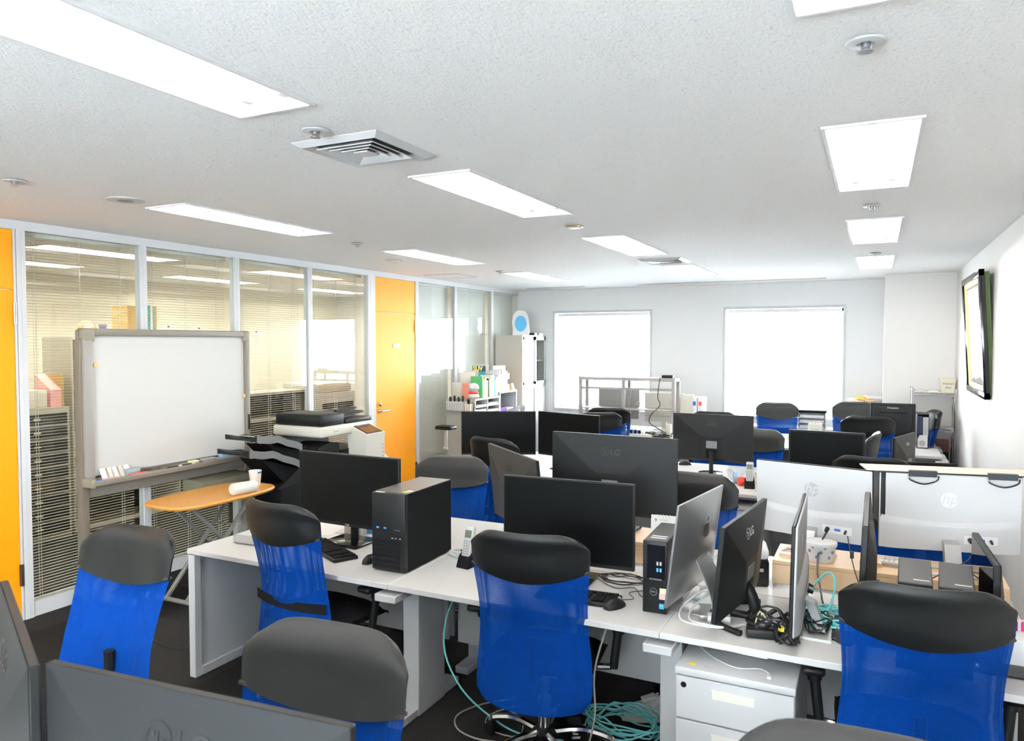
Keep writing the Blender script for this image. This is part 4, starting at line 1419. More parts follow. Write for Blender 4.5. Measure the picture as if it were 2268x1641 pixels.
riser('long pale wooden riser under the two white all-in-one computers', -.415, .50, 3.54, 3.85, .82)
riser('pale wooden riser under the large grey monitor at the middle desk', -1.62, -.90, 3.56, 3.86, .82)
r = thing('lidded_bowl', 'white bowl with blue flower print and lid on the long wooden riser', 'bowl', (-.215, 3.625, .8205))
ob('bowl', G().lathe([(0, 0), (.052, 0), (.057, .01), (.064, .075), (.066, .078)], 28), WHITEP, r)
ob('lid', G().lathe([(.069, .074), (.071, .082), (.069, .09), (.03, .094), (0, .092)], 28), mat('lid_clear', (.78, .79, .80), .15), r)
random.seed(2)
g = G()
for k in range(9):
    a = rad(-150 + k * 16)
    zz = .03 + .022 * (k % 3)
    for p in range(5):
        t = 2 * pi * p / 5
        rr = .0585 + .07 * (zz - .01) * .1 + .0012 + .004
        aa = a + .07 * cos(t)
        g.cyl((rr * cos(aa), rr * sin(aa), zz + .005 * sin(t)), ((rr + .001) * cos(aa), (rr + .001) * sin(aa), zz + .005 * sin(t)), .0028, n=6)
pt = ob('flower_print', g, mat('china_blue', (.03, .10, .25), .4), r)
one('wooden_block', G().rbox(-.045, .045, -.03, .03, 0, .018, .002, 1), WOOD, 'small wooden block on the long riser behind the edge-on monitor', 'block', (-.01, 3.66, .8205), rad(-3))
r = thing('white_keyboard', 'slim white keyboard laid on the long riser beside the slim computers', 'keyboard', (.115, 3.70, .8205), rad(-6))
ob('body', G().rbox(-.09, .09, -.05, .05, 0, .014, .004), SILVER, r)
g = G()
for j in range(4):
    for i in range(9):
        g.box(-.085 + i * .019, -.069 + i * .019, -.045 + j * .023, -.026 + j * .023, .013, .021)
k_ = ob('keycaps', g, WHITEP, r)
k_['kind'] = 'stuff'
r = thing('desk_calendar', 'small white desk calendar with spiral top showing nine, on the middle wooden riser', 'calendar', (-.955, 3.67, .8205), rad(6))
ob('easel', G().prism([(-.03, 0), (.03, 0), (0, .115)], -.058, .058, 'x'), CARD, r)
sh = ob('sheet', G().box(-.062, .062, -.0008, .0008, .0, .125, TR(0, -.031, 0) @ RX(rad(-14))), PAPER, r)
Mc = TR(0, -.032, 0) @ RX(rad(-14))
text_ob('9', .024, INK, sh, Mc @ TR(-.038, -.001, .098), depth=.0002)
g = G()
for j in range(6):
    g.box(-.035, -.033, -.0015, -.001, .02 + j * .011, .024 + j * .011, Mc)
g.box(-.02, .02, -.0015, -.001, .100, .1025, Mc)
ob('print', g, GREYM, sh)
for i in range(5):
    ob('ring', G().tube([(-.032 + i * .016, .008 * cos(t), .116 + .009 * sin(t)) for t in [2 * pi * k / 10 for k in range(10)]], .0012, 5, 1, closed=True, M=TR(0, -.004, 0)), LOGOW, r)

# label maker and boxes between the edge-on screens
r = thing('label_printer', 'black and white label printer behind the edge-on black monitor', 'printer', (-.50, 3.58, DZ), rad(12))
ob('body', G().rbox(-.06, .06, -.09, .09, 0, .12, .01), BLACKG, r)
ob('lid', G().rbox(-.06, .06, -.09, .09, .122, .175, .02, 3), WHITEP, r)
ob('buttons', G().box(-.03, .0, -.092, -.09, .07, .085).box(.015, .035, -.092, -.09, .07, .085), GREYM, r)
one('paper_carton', G().rbox(-.07, .07, -.045, .045, 0, .055, .003), CREAMP, 'small cream carton behind the white cable loops', 'carton', (-.60, 3.20, DZ), rad(12))
r = thing('power_adapter', 'white power adapter block with open flap beside the silver all-in-one', 'adapter', (-.55, 2.985, DZ), rad(14))
ob('block', G().rbox(-.045, .045, -.025, .025, 0, .03, .005), WHITEP, r)
ob('plug', G().rbox(-.075, -.045, -.012, .012, .006, .024, .004), STEEL, r)

# ------------------------------------------------------------------ cables
def coil(cx, cy, z, rx, ry, n, r, seed, h=.03, rot=0., per=9):
    random.seed(seed)
    pts = []
    for k in range(n * per):
        t = 2 * pi * k / per
        s_ = random.uniform(.72, 1.08)
        x, y = rx * s_ * cos(t), ry * s_ * sin(t)
        pts.append((cx + x * cos(rot) - y * sin(rot), cy + x * sin(rot) + y * cos(rot), z + r + random.uniform(0, h)))
    return G().tube(pts, r, 6, 3)


one('white_cables', G().tube([(-.52, 3.22, DZ + .02), (-.62, 3.16, DZ + .07), (-.70, 3.04, DZ + .03), (-.69, 2.93, DZ + .006), (-.60, 2.90, DZ + .005), (-.52, 2.91, DZ + .006), (-.46, 2.96, DZ + .006)], .0045).tube([(-.50, 3.22, DZ + .02), (-.59, 3.15, DZ + .065), (-.66, 3.03, DZ + .03), (-.655, 2.94, DZ + .006), (-.58, 2.90, DZ + .012), (-.50, 2.905, DZ + .012), (-.45, 2.97, DZ + .01)], .0045), CABW, 'two white cables looping round in front of the silver all-in-one', 'cable')
one('black_cables', coil(-.35, 2.965, DZ, .085, .07, 7, .0045, 4, .07), CABK, 'knot of black cables at the foot of the black side-on monitor', 'cable')
one('coiled_cable', coil(-.285, 2.885, DZ, .045, .045, 5, .0042, 9, .05), CABK, 'small coil of black cord at the desk edge below the thin white all-in-one', 'cable')
r = thing('power_brick', 'black power brick with a yellow tag in the cable knot', 'adapter', (-.37, 2.90, DZ), rad(12))
ob('brick', G().rbox(-.06, .06, -.026, .026, 0, .034, .006), BLACK, r)
ob('tag', G().box(.052, .075, -.01, .012, .03, .045), YELLOW, r)
one('cable_tie', G().tube([(-.405, 2.95, DZ + .03), (-.39, 2.96, DZ + .075), (-.36, 2.93, DZ + .055), (-.345, 2.915, DZ + .03)], .003, 5, 3), PALEY, 'pale yellow twist tie on the black cable knot', 'cable tie')
one('aqua_cable', coil(-.125, 3.17, DZ, .13, .10, 9, .004, 14, .05), AQUA, 'coil of aqua network cable on the desk beside the right mesh chair', 'cable')
one('aqua_loop', G().tube([(-.27, 3.30, DZ + .02), (-.22, 3.36, DZ + .09), (-.17, 3.36, DZ + .145), (-.14, 3.33, DZ + .12), (-.15, 3.26, DZ + .05), (-.17, 3.20, DZ + .02)], .005), AQUA, 'single aqua cable loop standing up before the long wooden riser', 'cable')
one('black_wire', coil(-.19, 3.08, DZ, .05, .08, 6, .0028, 21, .06), CABK, 'thin black wires hanging beside the aqua coil', 'cable')
one('power_cable', G().tube([(-.185, 3.715, .955), (-.215, 3.62, .90), (-.22, 3.50, .83), (-.20, 3.40, .76), (-.17, 3.30, .715), (-.05, 3.28, .706), (.03, 3.24, .706)], .0042), CABK, 'black power cord hanging from the left white all-in-one', 'cable')
one('all_in_one_wire', G().tube([(-.11, 3.70, .95), (-.09, 3.60, .87), (-.06, 3.48, .80), (-.02, 3.40, .73), (.0, 3.3, .706)], .0026).rbox(-.093, -.077, 3.585, 3.615, .855, .885, .004), CABK, 'thin black wire with a ferrite bead from the left white all-in-one', 'cable')
one('right_cord', G().tube([(.40, 3.72, .95), (.36, 3.62, .90), (.28, 3.56, .86), (.20, 3.50, .82)], .003), CABK, 'thin black cord from the right white all-in-one', 'cable')
one('desk_wires', coil(-1.05, 3.30, DZ, .12, .06, 4, .003, 33, .02).tube([(-1.2, 3.30, DZ + .004), (-1.05, 3.18, DZ + .004), (-.97, 3.22, DZ + .004), (-.90, 3.12, DZ + .004), (-.86, 3.3, DZ + .004)], .002), CABK, 'tangle of black wires under the middle black screen', 'cable')
one('phone_wires', coil(-1.90, 3.32, DZ, .10, .07, 5, .003, 41, .03), CABW, 'tangle of pale wires behind the tower computer', 'cable')
one('phone_aqua', G().tube([(-2.0, 3.55, DZ + .005), (-1.88, 3.55, DZ + .005), (-1.78, 3.48, DZ + .005), (-1.74, 3.38, DZ + .005), (-1.85, 3.28, DZ + .01), (-1.97, 3.30, DZ + .005)], .004), AQUA, 'aqua cable curving behind the near cordless phone', 'cable')
one('phone_black', coil(-1.86, 3.36, DZ, .09, .04, 3, .004, 44, .025), CABK, 'black cables behind the near cordless phone', 'cable')
# on and near the floor
one('floor_aqua_pile', coil(-1.02, 3.24, 0, .19, .12, 9, .0042, 51, .10), AQUA, 'heap of aqua network cable on the carpet beside the sneaker', 'cable')
one('hanging_aqua', G().tube([(-1.80, 3.10, .64), (-1.84, 3.02, .50), (-1.83, 2.98, .34), (-1.74, 2.98, .18), (-1.60, 3.0, .07), (-1.45, 3.02, .01), (-1.25, 3.06, .006)], .0045), AQUA, 'aqua cable hanging from the desk down to the carpet', 'cable')
one('floor_white_loop', G().tube([(-1.62, 3.32, .006), (-1.74, 3.20, .006), (-1.80, 3.05, .006), (-1.74, 2.94, .006), (-1.62, 2.90, .006), (-1.5, 2.92, .006)], .004).tube([(-1.55, 3.3, .006), (-1.66, 3.12, .006), (-1.6, 3.0, .006), (-1.45, 3.0, .006), (-1.5, 3.15, .006), (-1.6, 3.2, .006)], .003), CABG, 'grey cables looping on the carpet under the middle desk', 'cable')
one('leg_cord', G().tube([(-2.04, 3.05, .66), (-2.06, 3.05, .5), (-2.05, 3.04, .36), (-2.10, 3.0, .22), (-2.16, 2.98, .1), (-2.12, 2.95, .006), (-2.02, 2.9, .006)], .0032), CABG, 'grey cord running down beside the white desk leg', 'cable')
one('post_cord', G().tube([(-1.0, 2.92, .62), (-1.03, 2.86, .45), (-1.02, 2.84, .28), (-1.06, 2.86, .12), (-1.12, 2.92, .01), (-1.2, 3.0, .006)], .0045), CABG, 'grey cord hanging at the arm of the middle mesh chair', 'cable')
one('left_floor_cord', G().tube([(-3.45, 3.2, .005), (-3.6, 3.05, .005), (-3.75, 2.98, .005), (-4.0, 3.05, .005), (-4.3, 3.3, .005)], .003), CABK, 'thin black cord on the carpet left of the white desk end', 'cable')
r = thing('power_strip', 'white power strip on the carpet at the bottom edge', 'power strip', (-.98, 3.05, 0), rad(15))
ob('body', G().rbox(-.12, .12, -.025, .025, 0, .03, .005), WHITEP, r)
for i in range(4):
    ob('socket', G().rbox(-.10 + i * .052, -.065 + i * .052, -.017, .017, .0295, .0315, .0008, 1), CREAMP, r)
r = thing('black_adapter', 'black adapter with white print on the carpet under the middle mesh chair', 'adapter', (-1.22, 3.12, 0), rad(30))
ob('block', G().rbox(-.035, .035, -.05, .05, 0, .07, .006), BLACK, r)
ob('print', G().box(-.02, .02, -.0515, -.05, .02, .03).box(-.015, .01, -.0515, -.05, .038, .046), LOGOW, r)

# sneaker under the desk
r = thing('sneaker', 'white lace-up sneaker on the carpet under the middle desk', 'shoe', (-.96, 3.45, 0), rad(118))
ob('sole', G().shell(lambda u, v: ((2 * u - 1) * (.036 + .014 * sin(pi * min(1, v * 1.05)) + .008 * v), -.14 + .28 * v, .032 - .006 * sin(pi * v)), lambda u, v: ((2 * u - 1) * (.036 + .014 * sin(pi * min(1, v * 1.05)) + .008 * v), -.14 + .28 * v, .0 + .008 * max(0, v - .8) * 5), 8, 16), PUMICE, r)


def upper(off):
    def f(u, v):
        a = pi * u
        ww = (.036 + .012 * sin(pi * v) + .006 * v)
        hh = .075 - .045 * max(0, (v - .35) / .65) ** .8 + .018 * max(0, .35 - v) / .35
        return (cos(a) * (ww - off), -.132 + .262 * v, .028 + sin(a) * (hh - off) * (1 - .5 * max(0, v - .9) * 10))
    return f


ob('upper', G().shell(upper(0), upper(.006), 12, 18), MESHSHOE, r)
ob('tongue', G().rbox(-.025, .025, -.06, .01, .09, .10, .004, 2, TR(0, 0, .0) @ RX(rad(-18))), MESHSHOE, r)
for i in range(5):
    ob('lace', G().tube([(-.03, -.035 + i * .024, .088 - i * .009), (0, -.03 + i * .024, .103 - i * .010), (.03, -.035 + i * .024, .088 - i * .009)], .0032, 5, 3), WHITEP, r)
ob('lace_bow', G().tube([(0, -.03, .10), (.03, -.05, .105), (.045, -.02, .08), (.0, -.03, .10), (-.03, -.05, .10), (-.05, -.015, .075)], .003, 5, 3), WHITEP, r)
r2 = copy_tree(r)
r2.location = (-.86, 3.50, 0)
r2.rotation_euler = (0, 0, rad(104))
tag(r2, 'second white sneaker, half hidden behind the white desk leg', 'shoe', 'pair of sneakers')
r['group'] = 'pair of sneakers'

# ------------------------------------------------------------------ small things on the left desk
r = thing('clear_box', 'translucent plastic box with papers at the left end of the nearest desk', 'box', (-3.10, 3.10, DZ), rad(3))
clear = pane_mat('clear_plastic', (.93, .93, .93), 1.6)
g = G()
g.box(-.10, .10, -.13, .13, 0, .003)
g.box(-.10, -.098, -.13, .13, 0, .11).box(.098, .10, -.13, .13, 0, .11).box(-.10, .10, -.13, -.128, 0, .11).box(-.10, .10, .128, .13, 0, .11)
ob('tray', g, clear, r)
ob('papers', G().box(-.09, .09, -.12, .12, .004, .05), PAPER, r)
one('tissue_box', G().rbox(-.06, .06, -.11, .11, 0, .07, .004), CREAMP, 'cream carton behind the left black screen', 'carton', (-2.72, 3.52, DZ))
one('blue_carton', G().rbox(-.05, .05, -.03, .03, 0, .10, .003), SKYB, 'small blue carton behind the stand of the left black screen', 'carton', (-2.62, 3.50, DZ))
one('paper_sheet', G().box(-.105, .105, -.148, .148, 0, .001), PAPER, 'sheet of paper under the left black screen', 'paper', (-2.95, 3.45, DZ + .0005), rad(12))

# ------------------------------------------------------------------ whiteboard on castors (faces +x)
WX, WY0, WY1, WZ0, WZ1 = -4.85, 3.19, 4.69, .87, 1.91
wb = thing('whiteboard', 'large white board in a taupe frame on a castor stand before the glass wall', 'whiteboard', (WX, (WY0 + WY1) / 2, 0))
hl = (WY1 - WY0) / 2
ob('writing_surface', G().box(-.01, .004, -hl + .06, hl - .04, WZ0 + .02, WZ1 - .045), BOARD, wb)
ob('backing', G().box(-.045, -.01, -hl + .01, hl - .01, WZ0, WZ1 - .01), TAUPE, wb)
ob('frame_top', G().rbox(-.05, .030, -hl + .10, hl - .06, WZ1 - .05, WZ1, .010, 2), TAUPE, wb)
ob('frame_side', G().rbox(-.05, .032, -hl + .015, -hl + .085, WZ0 - .02, WZ1 - .06, .010, 2), TAUPEL, wb)
ob('frame_side', G().rbox(-.05, .030, hl - .045, hl, WZ0 - .02, WZ1 - .06, .010, 2), TAUPE, wb)
for s_ in (-1, 1):
    a, b = ((-hl + .015, -hl + .105) if s_ < 0 else (hl - .065, hl))
    ob('corner_cap', G().rbox(-.05, .034, a, b, WZ1 - .09, WZ1 + .003, .016, 3), mat('corner_olive', (.27, .25, .19), .5), wb)
tr = ob('marker_tray', G().rbox(-.02, .115, -hl + .02, hl + .02, WZ0 - .035, WZ0 - .01, .008, 2).rbox(.103, .117, -hl + .02, hl + .02, WZ0 - .02, WZ0 + .004, .005, 2), TAUPE, wb)
ob('tray_end', G().rbox(-.02, .12, -hl, -hl + .03, WZ0 - .045, WZ0 + .02, .01, 2), MAT['corner_olive'], tr)
ob('tray_end', G().rbox(-.02, .12, hl + .005, hl + .03, WZ0 - .04, WZ0 + .015, .01, 2), MAT['corner_olive'], tr)
ob('lower_rail', G().rbox(-.05, .0, -hl + .03, hl - .03, WZ0 - .13, WZ0 - .05, .006), TAUPE, wb)
ob('control_strip', G().box(.030, .033, hl - .032, hl - .012, 1.07, 1.20), BLACK, wb)
pu = ob('printer_unit', G().prism([(-.06, .58), (.10, .60), (.16, .66), (.16, .72), (-.06, .74)], .12, .62, 'y'), mat('olive_plastic', (.24, .22, .16), .5), wb)
for s_ in (-1, 1):
    y = s_ * (hl - .03)
    po = ob('post', G().rbox(-.05, .012, y - .035 if s_ < 0 else y - .02, y + .02 if s_ < 0 else y + .035, .05, WZ1 - .08, .006), mat('post_brown', (.20, .165, .13), .5), wb)
    ft = ob('foot', G().rbox(-.10, .48 if s_ < 0 else .20, y - .028, y + .028, .065, .12, .02, 3), TAUPE, wb)
    for x in (-.08, .45 if s_ < 0 else .17):
        ob('castor', G().cyl((x - .012, y - .014, .034), (x + .012, y - .014, .034), .034, n=16, M=None).cyl((x, y - .014, .03), (x, y - .014, .075), .010), BLACKM, ft)
for n, (y, z, w_) in enumerate(((-hl + .115, 1.66, 'upper left'), (hl - .055, 1.36, 'right edge'))):
    one('board_magnet', G().cyl((.004, 0, 0), (.014, 0, 0), .016, n=18), mat('magnet_cream', (.80, .58, .22), .5), 'cream round magnet on the %s of the whiteboard' % w_, 'magnet', (WX, (WY0 + WY1) / 2 + y, z))
ty = (WY0 + WY1) / 2
TZ = WZ0 - .0099
for (name, y, w_, l_, h_, m_, lab, cat, rz) in (
        ('board_eraser', .46, .05, .13, .045, LBLUE, 'light blue board eraser near the right end of the marker tray', 'eraser', 0),
        ('board_eraser', .27, .045, .13, .03, mat('eraser_grey', (.42, .40, .37), .8), 'grey board eraser in the marker tray', 'eraser', 0),
        ('board_eraser', .13, .045, .08, .03, PALEY, 'pale yellow eraser block in the marker tray', 'eraser', 0),
        ('board_eraser', -.40, .045, .10, .05, mat('eraser_teal', (.33, .42, .43), .8), 'grey blue board eraser in the left half of the marker tray', 'eraser', 0)):
    o = thing(name, lab, cat, (WX + .05, ty + y, TZ))
    ob('felt', G().box(-w_ / 2, w_ / 2, -l_ / 2, l_ / 2, 0, h_ * .4), GREYM, o)
    ob('grip', G().rbox(-w_ / 2, w_ / 2, -l_ / 2, l_ / 2, h_ * .4, h_, .006), m_, o)
for (y, m_, lab) in ((-.65, BLUE, 'blue marker pen at the left end of the marker tray'), (-.60, PINK, 'pink marker pen beside the magnets in the marker tray'), (-.38, RED, 'red marker pen in front of the grey blue eraser'), (-.07, BLACK, 'left black marker pen in the marker tray'), (.05, BLACK, 'right black marker pen beside the yellow eraser'), (.62, SKYB, 'blue marker pen at the right end of the marker tray')):
    o = thing('marker_pen', lab, 'marker', (WX + .085, ty + y, TZ + .009), rad(2))
    ob('barrel', G().cyl((0, -.06, 0), (0, .03, 0), .009, n=10), m_, o)
    ob('cap', G().cyl((0, .03, 0), (0, .065, 0), .0095, n=10), m_ if m_ is not BLACK else WHITEP, o)
for i in range(5):
    one('magnet_card', G().box(-.002, .002, -.028, .028, 0, .085, RY(rad(-28))), [LOGOW, CARD, PAPER, CARD, PAPER][i], ['blue edged', 'tan', 'white', 'second tan', 'last white'][i] + ' printed card leaning in the left of the marker tray', 'card', (WX + .05, ty - .60 + i * .042, TZ))

# ------------------------------------------------------------------ folding table with X legs
TT = .71
tab = thing('folding_table', 'low adjustable table with orange wooden top and grey crossed legs', 'table', (-4.34, 3.85, 0), rad(0))
pts = []
for k in range(48):
    t = 2 * pi * k / 48
    c_, s_ = cos(t), sin(t)
    pts.append((.26 * abs(c_) ** .45 * (1 if c_ > 0 else -1), .47 * abs(s_) ** .75 * (1 if s_ > 0 else -1)))
top = G()
inner = [(x * .97, y * .985) for x, y in pts]
n_ = len(pts)
vs = [(x, y, TT - .026) for x, y in inner] + [(x, y, TT - .012) for x, y in pts] + [(x, y, TT) for x, y in inner]
fs = [tuple(range(n_ - 1, -1, -1)), tuple(range(2 * n_, 3 * n_))]
for L in (0, 1):
    for k in range(n_):
        fs.append((L * n_ + k, L * n_ + (k + 1) % n_, (L + 1) * n_ + (k + 1) % n_, (L + 1) * n_ + k))
ob('table_top', top.add(vs, fs), WOODT, tab)
GRT = mat('grey_tube', (.24, .245, .23), .4, .3)
for x in (-.10, .10):
    ob('leg', G().rbox(-.014, .014, -.012, .012, 0, .93, .003, 1, TR(x + .012, -.34, .03) @ RX(rad(-43.5))), GRT, tab)
    ob('leg', G().rbox(-.014, .014, -.012, .012, 0, .93, .003, 1, TR(x - .018, .34, .03) @ RX(rad(43.5))), GRT, tab)
ob('crossbar', G().cyl((-.1, 0, .37), (.1, 0, .37), .008).cyl((-.1, .10, .47), (.1, .10, .47), .008), GRT, tab)
for y in (-.36, .36):
    f_ = ob('foot_tube', G().cyl((-.24, y, .035), (.24, y, .035), .016), GRT, tab)
    for sx in (-1, 1):
        ob('end_cap', G().cyl((sx * .235, y, .035), (sx * .252, y, .035), .0215, n=16).cyl((sx * .24, y, .0), (sx * .24, y, .03), .012), CREAMP, f_)
r = thing('wireless_speaker', 'white cylindrical speaker lying on the wooden table', 'speaker', (-4.14, 3.95, TT), rad(-12))
g = G().lathe([(0, -.10), (.032, -.10), (.041, -.092), (.043, -.07), (.043, .07), (.041, .092), (.032, .10), (0, .10)], 28, TR(0, 0, .043) @ RX(pi / 2))
ob('body', g, mat('cream_fabric', (.80, .78, .72), .7), r)
ob('end_ring', G().tube([(.033 * cos(t), -.098, .043 + .033 * sin(t)) for t in [2 * pi * k / 24 for k in range(24)]], .0018, 5, 1, closed=True), GREYM, r)
r = thing('paper_cup', 'white cup with a blue mark standing behind the white speaker', 'cup', (-4.30, 4.22, TT))
ob('cup', G().lathe([(0, 0), (.036, 0), (.048, .11), (.049, .115), (.045, .112), (.034, .006), (0, .006)], 24), WHITEP, r)
ob('blue_mark', G().box(.044, .049, -.018, .018, .098, .108), BLUE, r)

# ------------------------------------------------------------------ photocopier (front faces +x)
cp = thing('photocopier', 'large black and cream office photocopier with output trays before the glass wall', 'photocopier', (-4.25, 4.93, 0))
ob('cabinet', G().rbox(-.60, -.01, .10, .80, .03, .80, .008), BLACKM, cp)
ob('finisher', G().rbox(-.36, -.06, -.42, .09, .03, .62, .01), BLACKM, cp)
ob('finisher_top', G().prism([(-.42, .62), (.09, .62), (.09, .80), (-.02, .83), (-.20, .74)], -.36, -.10, 'x'), BLACK, cp)
ob('output_gap', G().box(-.58, -.04, .10, .68, .80, .83).box(-.60, -.56, .05, .75, .8, 1.0), BLACK, cp)
ob('paper_guide', G().shell(lambda u, v: (-.36 + .30 * v, .02 + .28 * u, .90 + .03 * sin(pi * u * .8)), lambda u, v: (-.36 + .30 * v, .02 + .28 * u, .80), 8, 2), BLACK, cp)
ob('inner_tray', G().box(-.5, -.04, .3, .66, .84, .855), GREYBK, cp)
sb = ob('scanner_base', G().rbox(-.56, .0, .0, .72, .99, 1.085, .02, 3), CREAMP, cp)
ob('print', G().box(.0, .0012, .16, .168, 1.02, 1.05).box(.0, .0012, .18, .20, 1.028, 1.038).box(.0, .0012, .206, .222, 1.028, 1.038), GREYM, sb)
ob('pillar', G().box(-.12, -.02, .62, .72, .80, 1.0), BLACK, cp)
fd = ob('document_feeder', G().rbox(-.54, -.01, .01, .32, 1.085, 1.19, .022, 3), BLACK, cp)
ob('feeder_seam', G().box(-.008, -.004, .02, .31, 1.118, 1.121).box(-.53, -.02, .006, .010, 1.118, 1.121), BLACKG, fd)
ob('feeder_tray', G().prism([(.30, 1.12), (.68, 1.16), (.68, 1.175), (.30, 1.14)], -.48, -.08, 'x').rbox(-.54, -.01, .33, .71, 1.085, 1.125, .008), BLACK, fd)
ob('tray_flap', G().prism([(.40, 1.13), (.52, 1.135), (.64, 1.21), (.62, 1.21)], -.30, -.12, 'x'), GREYBK2, fd)
pn = ob('control_panel', G().prism([(-.04, .74), (.16, .74), (.16, .93), (.17, .985), (-.02, 1.06), (-.06, 1.03)], .41, .68, 'y'), CREAMP, cp)
Mq = TR(.075, .54, 1.0235) @ RY(rad(21.5))
ob('touch_screen', G().box(-.085, .075, -.10, .11, 0, .004, Mq), mat('panel_screen', (.09, .055, .04), .08), pn)
ob('screen_bezel', G().box(-.095, .085, -.115, .125, -.003, .001, Mq), GREYBK, pn)
for i in range(4):
    ob('side_button', G().box(.161, .163, .645, .66, .76 + i * .035, .775 + i * .035), GREYM, pn)
for n, (z, yy, L_, rise) in enumerate(((.93, -.16, .50, .13), (.785, -.18, .56, .17))):
    def trayf(off, z=z, yy=yy, L_=L_, rise=rise):
        def f(u, v):
            e = .02 if v in (0, 1) else 0.
            return (-.42 + .34 * v, yy - L_ * u, z + rise * (u ** .7) + .022 * max(0, 1 - abs(u - .55) * 5) + off + (e if off >= 0 else 0))
        return f
    t_ = ob('output_tray', G().shell(trayf(.0), trayf(-.02), 14, 4), GREYBK, cp)
    ob('tray_edge', G().shell(lambda u, v, t=trayf: (-.079 + .008 * v, yy - L_ * u, t(0)(u, .5)[2] + .028), lambda u, v, t=trayf: (-.079 + .008 * v, yy - L_ * u, t(0)(u, .5)[2] - .03), 14, 1), mat('tray_edge', (.16, .16, .16), .4), t_)
    ob('tray_support', G().prism([(yy + .10, z - .16), (yy + .10, z - .0), (yy - .01, z - .02), (yy - L_ * .7, z + rise * .75 - .03), (yy - L_ * .3, z - .11)], -.36, -.12, 'x'), BLACKM, t_)
one('copy_paper', G().box(-.10, .10, -.14, .14, 0, .004, RX(rad(-14))), PAPER, 'sheet of paper lying in the upper output tray of the photocopier', 'paper', (-4.50, 4.42, 1.04))
r = thing('side_table_tray', 'small round topped stand with papers beside the photocopier', 'stand', (-4.45, 6.02, 0))
ob('top', G().rbox(-.15, .15, -.12, .12, .60, .66, .05, 3), mat('slate', (.16, .18, .24), .4), r)
ob('post', G().box(-.04, .04, -.04, .04, 0, .60), GREYM, r)
one('loose_papers', G().box(-.08, .08, -.06, .06, 0, .012).box(-.05, .07, -.08, .03, .012, .03), CARD, 'loose papers on the small stand beside the photocopier', 'paper', (-4.46, 6.02, .6605), rad(20))
one('bull_clip', G().prism([(-.02, 0), (.02, 0), (.006, .035), (-.006, .035)], -.03, .03, 'y'), BLACKG, 'black clip on the photocopier feeder', 'clip', (-4.40, 5.32, 1.165))

# ------------------------------------------------------------------ cabinets at the far left
tc = thing('tall_cabinet', 'tall pale cabinet with sliding glass doors in the far left corner', 'cabinet', (-4.73, 9.49, 0))
ob('body', G().box(-.22, .21, 0, .02, 0, 1.915).box(-.22, .21, .79, .81, 0, 1.915).box(-.22, -.20, .02, .79, 0, 1.915).box(-.20, .21, .02, .79, 1.895, 1.915).box(-.20, .21, .02, .79, 1.14, 1.20).box(-.20, .21, .02, .79, 0, .06), BEIGEM, tc)
ob('shelf', G().box(-.20, .17, .02, .79, 1.53, 1.545), BEIGEM, tc)
for n, (a, b, z0, z1, x) in enumerate(((.02, .42, 1.20, 1.895, .195), (.40, .79, 1.20, 1.895, .21), (.02, .42, .06, 1.14, .195), (.40, .79, .06, 1.14, .21))):
    if n < 2:
        f = G()
        f.box(x, x + .014, a, b, z0, z0 + .04).box(x, x + .014, a, b, z1 - .05, z1).box(x, x + .014, a, a + .05, z0, z1).box(x, x + .014, b - .05, b, z0, z1)
        dd = ob('door', f, WHITEM, tc)
        ob('glass_pane', G().box(x + .004, x + .009, a + .05, b - .05, z0 + .04, z1 - .05), GLASS, dd)
    else:
        dd = ob('door', G().box(x, x + .014, a, b, z0, z1), WHITEM, tc)
    ob('grip', G().box(x + .013, x + .017, (b - .03) if n % 2 else (a + .02), (b - .01) if n % 2 else (a + .04), (z0 + z1) / 2 - .05, (z0 + z1) / 2 + .05), GREYM, dd)
for i in range(6):
    one('binder', G().rbox(-.12, .12, 0, .05, 0, .29, .003), [NAVY, PAPER, mat('binder_grey', (.35, .37, .36), .6), BLUE, PAPER, NAVY][i], ['dark blue', 'white', 'grey', 'blue', 'second white', 'second dark blue'][i] + ' binder behind the glass door of the tall cabinet', 'binder', (-4.72, 9.56 + i * .06, 1.2005))
st = thing('cut_out_stand', 'white cut-out board with a plain blue patch standing on the tall cabinet', 'cut-out', (-4.60, 9.60, 1.9155), rad(24))
pts = [(-.115, 0), (.12, 0), (.135, .06), (.125, .13), (.12, .20), (.10, .30), (.06, .345), (0, .355), (-.07, .34), (-.105, .28), (-.13, .18), (-.10, .08)]
ob('board', G().prism(pts, -.004, .004, 'y'), LOGOW, st)
ob('blue_patch', G().prism([(.085 * cos(2 * pi * k / 24), .165 + .115 * sin(2 * pi * k / 24)) for k in range(24)], -.0055, -.004, 'y'), SKYB, st)
ob('prop', G().prism([(.004, 0), (.09, 0), (.004, .17)], -.06, -.052, 'x'), BROWN, st)
one('flat_boxes', G().rbox(-.10, .10, -.06, .06, 0, .035, .004), BLACK, 'flat black case lying on the tall cabinet behind the cut-out', 'case', (-4.60, 9.92, 1.9155))
one('flat_case', G().rbox(-.10, .10, -.07, .07, 0, .03, .004), GREYM, 'flat grey case lying at the back of the tall cabinet', 'case', (-4.60, 10.10, 1.9155))

